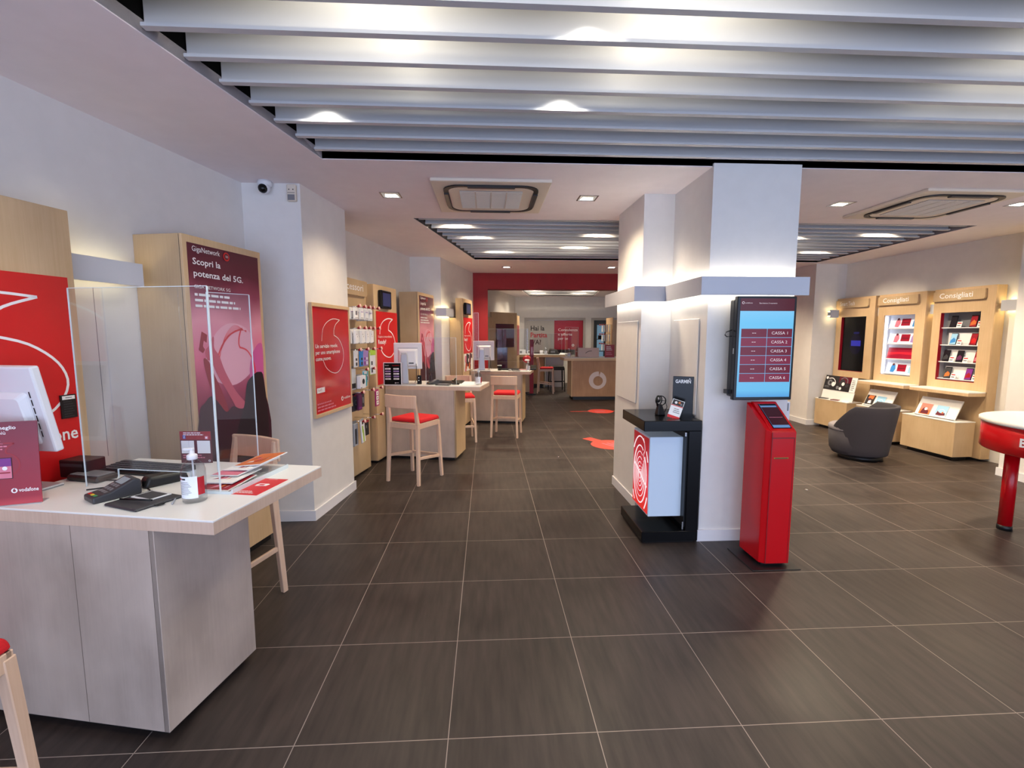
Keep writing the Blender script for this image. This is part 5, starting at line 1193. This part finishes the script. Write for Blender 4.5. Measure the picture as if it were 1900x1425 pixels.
# back counter
P4 = (2.30, 13.72); Z4 = 1.0
r = thing('back_counter', 'wooden back counter in the far room left of the reception desk', 'desk', (P4[0], P4[1], 0), AL)
MB().m(M_LAM).box(-1.60, 0, 0, .6, Z4-.01, Z4).build('worktop', r); MB().m(M_WOODE).box(-1.60, 0, 0, .6, Z4-.08, Z4-.01).build('worktop_edge', r, bevel=.002)
MB().m(MC['brown_oak_veneer']).box(-1.57, -.62, .04, .56, .12, Z4-.08).build('body', r); MB().m(M_BLK).box(-1.53, -.66, .08, .5, 0, .12).build('plinth', r)
MB().m(M_WHT).box(-.60, -.05, .40, .56, 0, Z4-.08).build('white_panel', r)
for (a, b, kind, lab) in ((-1.30, .3, 'box', 'white box with grey print at the left of the back counter'), (-1.05, .3, 'box2', 'low white device on the back counter'), (-.72, .3, 'mug', 'white mug on the back counter'), (-.35, .3, 'dark', 'black machine on the back counter'), (-.02, .3, 'paper', 'pile of white papers on the back counter')):
    v = L(P4, a, b, Z4)
    if kind.startswith('box'): q = thing('white_box', lab, 'box', v, AL); MB().m(M_WHT).box(-.1, .1, -.05, .05, 0, .13 if kind == 'box' else .10).build('box', q, bevel=.004); t = MB(); F = Face(t, (-.1, -.05, 0), ZX, ZZ); F.rect(M_GREY, .03, .03, .10, .09); t.build('print', q)
    elif kind == 'mug': q = thing('mug', lab, 'mug', v, AL); MB().m(M_WHT).lathe([(0, 0), (.045, 0), (.048, .11), (.042, .11), (.04, .01), (0, .01)], 16).build('cup', q); MB().m(M_WHT).tube([(.045, 0, .09), (.08, 0, .08), (.08, 0, .04), (.045, 0, .03)], .006, 6).build('handle', q)
    elif kind == 'dark': q = thing('desk_machine', lab, 'machine', v, AL); MB().m(M_BLK).hexa([(-.17, -.1, 0), (.17, -.1, 0), (.17, .1, 0), (-.17, .1, 0)], [(-.13, -.05, .15), (.10, -.05, .12), (.10, .1, .14), (-.13, .1, .18)]).build('body', q, bevel=.01); MB().m(M_GREY).box(-.08, .05, -.10, -.09, .05, .10).build('panel', q)
    else: q = thing('paper_pile', lab, 'papers', v, AL); MB().m(M_PAPER).hexa([(-.15, -.1, 0), (.12, -.1, 0), (.12, .1, 0), (-.15, .1, 0)], [(-.13, -.09, .02), (.10, -.1, .03), (.12, .1, .02), (-.14, .09, .04)]).build('sheets', q)
bottle(L(P4, -.58, .2, Z4), 'slim white bottle in the middle of the back counter', 1.05)
acrylic('acrylic_shield', 'clear acrylic shield on the back counter', L(P4, -1.0, .15, Z4), AL-.3, .95, .62)
q = thing('red_totem', 'tall narrow red totem standing before the back counter', 'totem', (1.19, 12.38, 0), AL); MB().m(M_DRED).box(-.05, .05, -.03, .03, .03, 1.46).build('column', q, bevel=.004); MB().m(M_BLK).box(-.12, .12, -.12, .12, 0, .03).build('base', q); t = MB(); F = Face(t, (-.05, -.03, 0), ZX, ZZ); F.rect(M_PINK, .03, 1.05, .095, 1.27); F.lines(M_TXT, .035, 1.24, .05, .04, 4, 2); t.build('print', q)
# cabinets on the far room's left wall
c4 = cabinet((.14, 12.22), .95, .07, 'far wooden cabinet with a dark violet screen in the far room', h=2.17)
c4.rotation_euler = (0, 0, -.814)
mv = mat('dark_violet_panel', (78, 20, 48), .12, spec=.8)
MB().m(mv).box(.0, .02, .14, .82, 1.25, 1.87).build('screen', c4)
c5 = cabinet((.84, 13.15), .60, .22, 'farthest wooden cabinet with a red strip beyond the violet screen', h=2.12)
MB().m(M_DRED).box(0, .004, .10, .5, 1.0, 1.85).build('poster', c5)
q = thing('wood_wall_panel', 'narrow wooden wall panel just inside the red frame on the left', 'panel', (-.0, 12.02, 0), -.7); MB().m(M_WOODE).box(0, .05, 0, .17, 1.42, 2.03).build('board', q)
q = thing('violet_slab', 'dark violet roll banner below the far violet screen', 'banner', (.40, 11.98, 0), 0); MB().m(mv).box(-.13, .13, 0, .02, .02, 1.26).build('banner', q); MB().m(M_BLK).box(-.15, .15, -.06, .08, 0, .02).build('base', q)  # upright violet piece on a black base, same material as the screen
q = thing('wood_pedestal', 'pale wooden pedestal seen under the right end of the third desk', 'pedestal', (1.0, 12.6, 0), AL); MB().m(M_WOODE).box(0, .24, 0, .3, .04, .92).build('body', q); MB().m(M_BLK).box(.02, .22, .02, .28, 0, .04).build('plinth', q)
# window posters
r = thing('window_poster', 'grey poster reading Hai la Partita IVA on the far window', 'poster', (1.30, 15.262, 1.0)); MB().m(mat('poster_grey', (160, 156, 152), .5)).box(0, .90, 0, .004, 0, 1.04).build('sheet', r)
t = MB(); F = Face(t, (0, 0, 0), ZX, ZZ); F.text(M_TXTK, 'Hai la', .15, .12, .72, 1, width=.45, bold=.03); F.text(M_TXTR, 'Partita', .15, .12, .50, 1, width=.54, bold=.03); F.text(M_TXTK, 'IVA?', .15, .12, .27, 1, width=.34, bold=.03); t.build('lettering', r)
r = thing('window_poster', 'red poster reading Consulenza e offerte per te on the far window', 'poster', (2.20, 15.262, 1.10)); MB().m(M_DRED).box(0, .94, 0, .004, 0, .94).build('sheet', r)
t = MB(); F = Face(t, (0, 0, 0), ZX, ZZ); F.text(M_TXT, 'Consulenza', .085, .12, .60, 1, width=.64); F.text(M_TXT, 'e offerte', .085, .12, .455, 1, width=.46); F.text(M_TXT, 'per te', .085, .12, .32, 1, width=.32); logo(F, M_TXT, M_DRED, .62, .14, .04, 1); t.build('lettering', r)
# accessory rack on the far right
q = thing('accessory_rack', 'far wooden accessory rack at the right behind the reception desk', 'display rack', (3.42, 12.6, 0), 0)
MB().m(M_WOOD).box(0, .30, 0, .7, 0, 1.98).build('carcass', q); MB().m(M_WOODE).box(-.02, 0, .0, .7, 0, 2.05).build('back_panel', q)
for z in (1.86, 1.60, 1.34):
    for y in (.1, .35, .6):
        o = MB().m(M_CHROME).tube([(-.02, y, z), (-.22, y, z)], .004, 6).build('hook', q); MB().m(M_DRED).tube([(-.19, y, z), (-.235, y, z)], .01, 8, .022).build('clip', o)
rw = {1.86: 'top', 1.60: 'middle', 1.34: 'lowest'}
for z in (1.86, 1.60, 1.34):
    for y in (.1, .35, .6):
        for k in range(2):
            o = MB().m(M_PAPER if (k+int(y*10)) % 2 else M_CASE).box(-.006, .006, -.05, .05, -.19, 0).build('hanging_pack'); o.location = (3.42-.08-.07*k, 12.6+y, z-.008); tag(o, 'pale pack hanging in the %s row of the far accessory rack' % rw[z], 'pack', 'pale packs in the %s row of the far rack' % rw[z])
# stand seen through the far glass door
q = thing('black_shelf_stand', 'slim black shelf stand before the far glass door', 'stand', (3.62, 14.9, 0)); m = MB().m(M_BLK)
for x in (-.13, .13): m.box(x-.012, x+.012, -.012, .012, 0, 1.45)
for z in (.3, .7, 1.05, 1.43): m.box(-.14, .14, -.08, .08, z, z+.02)
m.build('frame', q); MB().m(M_BLKG).box(-.06, .08, -.05, .05, 1.45, 1.56).build('device', q)
m = MB().m(M_BLK).box(0, .5, 0, .02, 0, .02); o = m.build('ceiling_slot'); o.location = (3.6, 13.2, H-.03); tag(o, 'thin black slot in the far room ceiling at the right', 'ceiling slot')

# ------------------------------------------------------------ lamps above the slats
def coffer_lamp(x, y, z, p, c, ang=170, r_=.05): spot('coffer_lamp', (x, y, z), p, c, ang, .6, r_)
# small spotlights hanging between the slats, then the wider lamps above them
for (x, y, p) in ((-.92, 2.83, 26), (.42, 2.62, 26), (.44, 2.00, 26), (3.0, 1.80, 26), (2.2, .9, 40), (-1.0, .9, 40), (4.2, .9, 40)): coffer_lamp(x, y, 2.93, p, (1, .95, .84), 120, .03)
for (x, y, p) in ((-.34, 5.53, 45), (-.12, 6.15, 45), (1.42, 5.94, 40), (1.28, 6.77, 50), (.2, 7.18, 60), (2.6, 6.36, 90), (3.9, 5.94, 110), (3.9, 7.18, 110), (4.95, 5.74, 150), (5.0, 6.98, 150)): coffer_lamp(x, y, 2.94, p, (1, .84, .62), 140, .03)
for (x, y, z, p) in ((-.45, 1.40, 3.24, 22), (-.45, 1.95, 3.24, 18), (.85, 1.40, 3.24, 22), (.85, 1.95, 3.24, 18), (3.1, 1.5, 3.24, 24), (3.1, 2.1, 3.24, 14), (-.9, .3, 3.22, 40), (1.6, .2, 3.22, 40), (3.8, .2, 3.22, 40)):
    coffer_lamp(x, y, z, p, (1, .92, .76))
for (x, y, z, p) in ((.50, 6.3, 3.22, 12), (1.45, 6.3, 3.22, 12), (2.7, 6.3, 3.22, 12), (4.0, 6.3, 3.22, 12), (.5, 6.9, 3.22, 9), (1.4, 6.9, 3.22, 9), (4.0, 7.0, 3.22, 9)):
    coffer_lamp(x, y, z, p, (1, .88, .70))
for (x, y, p) in ((1.4, 13.5, 30), (2.8, 13.4, 30), (1.6, 14.4, 30), (2.9, 14.4, 30)): coffer_lamp(x, y, 3.2, p, (1, .86, .66))
for (x, y) in ((1.35, 13.35), (2.9, 13.35), (1.55, 14.2), (2.8, 14.2)): coffer_lamp(x, y-.02, 2.94, 60, (1, .86, .66), 150, .04)  # unseen spots added to brighten and warm the far room
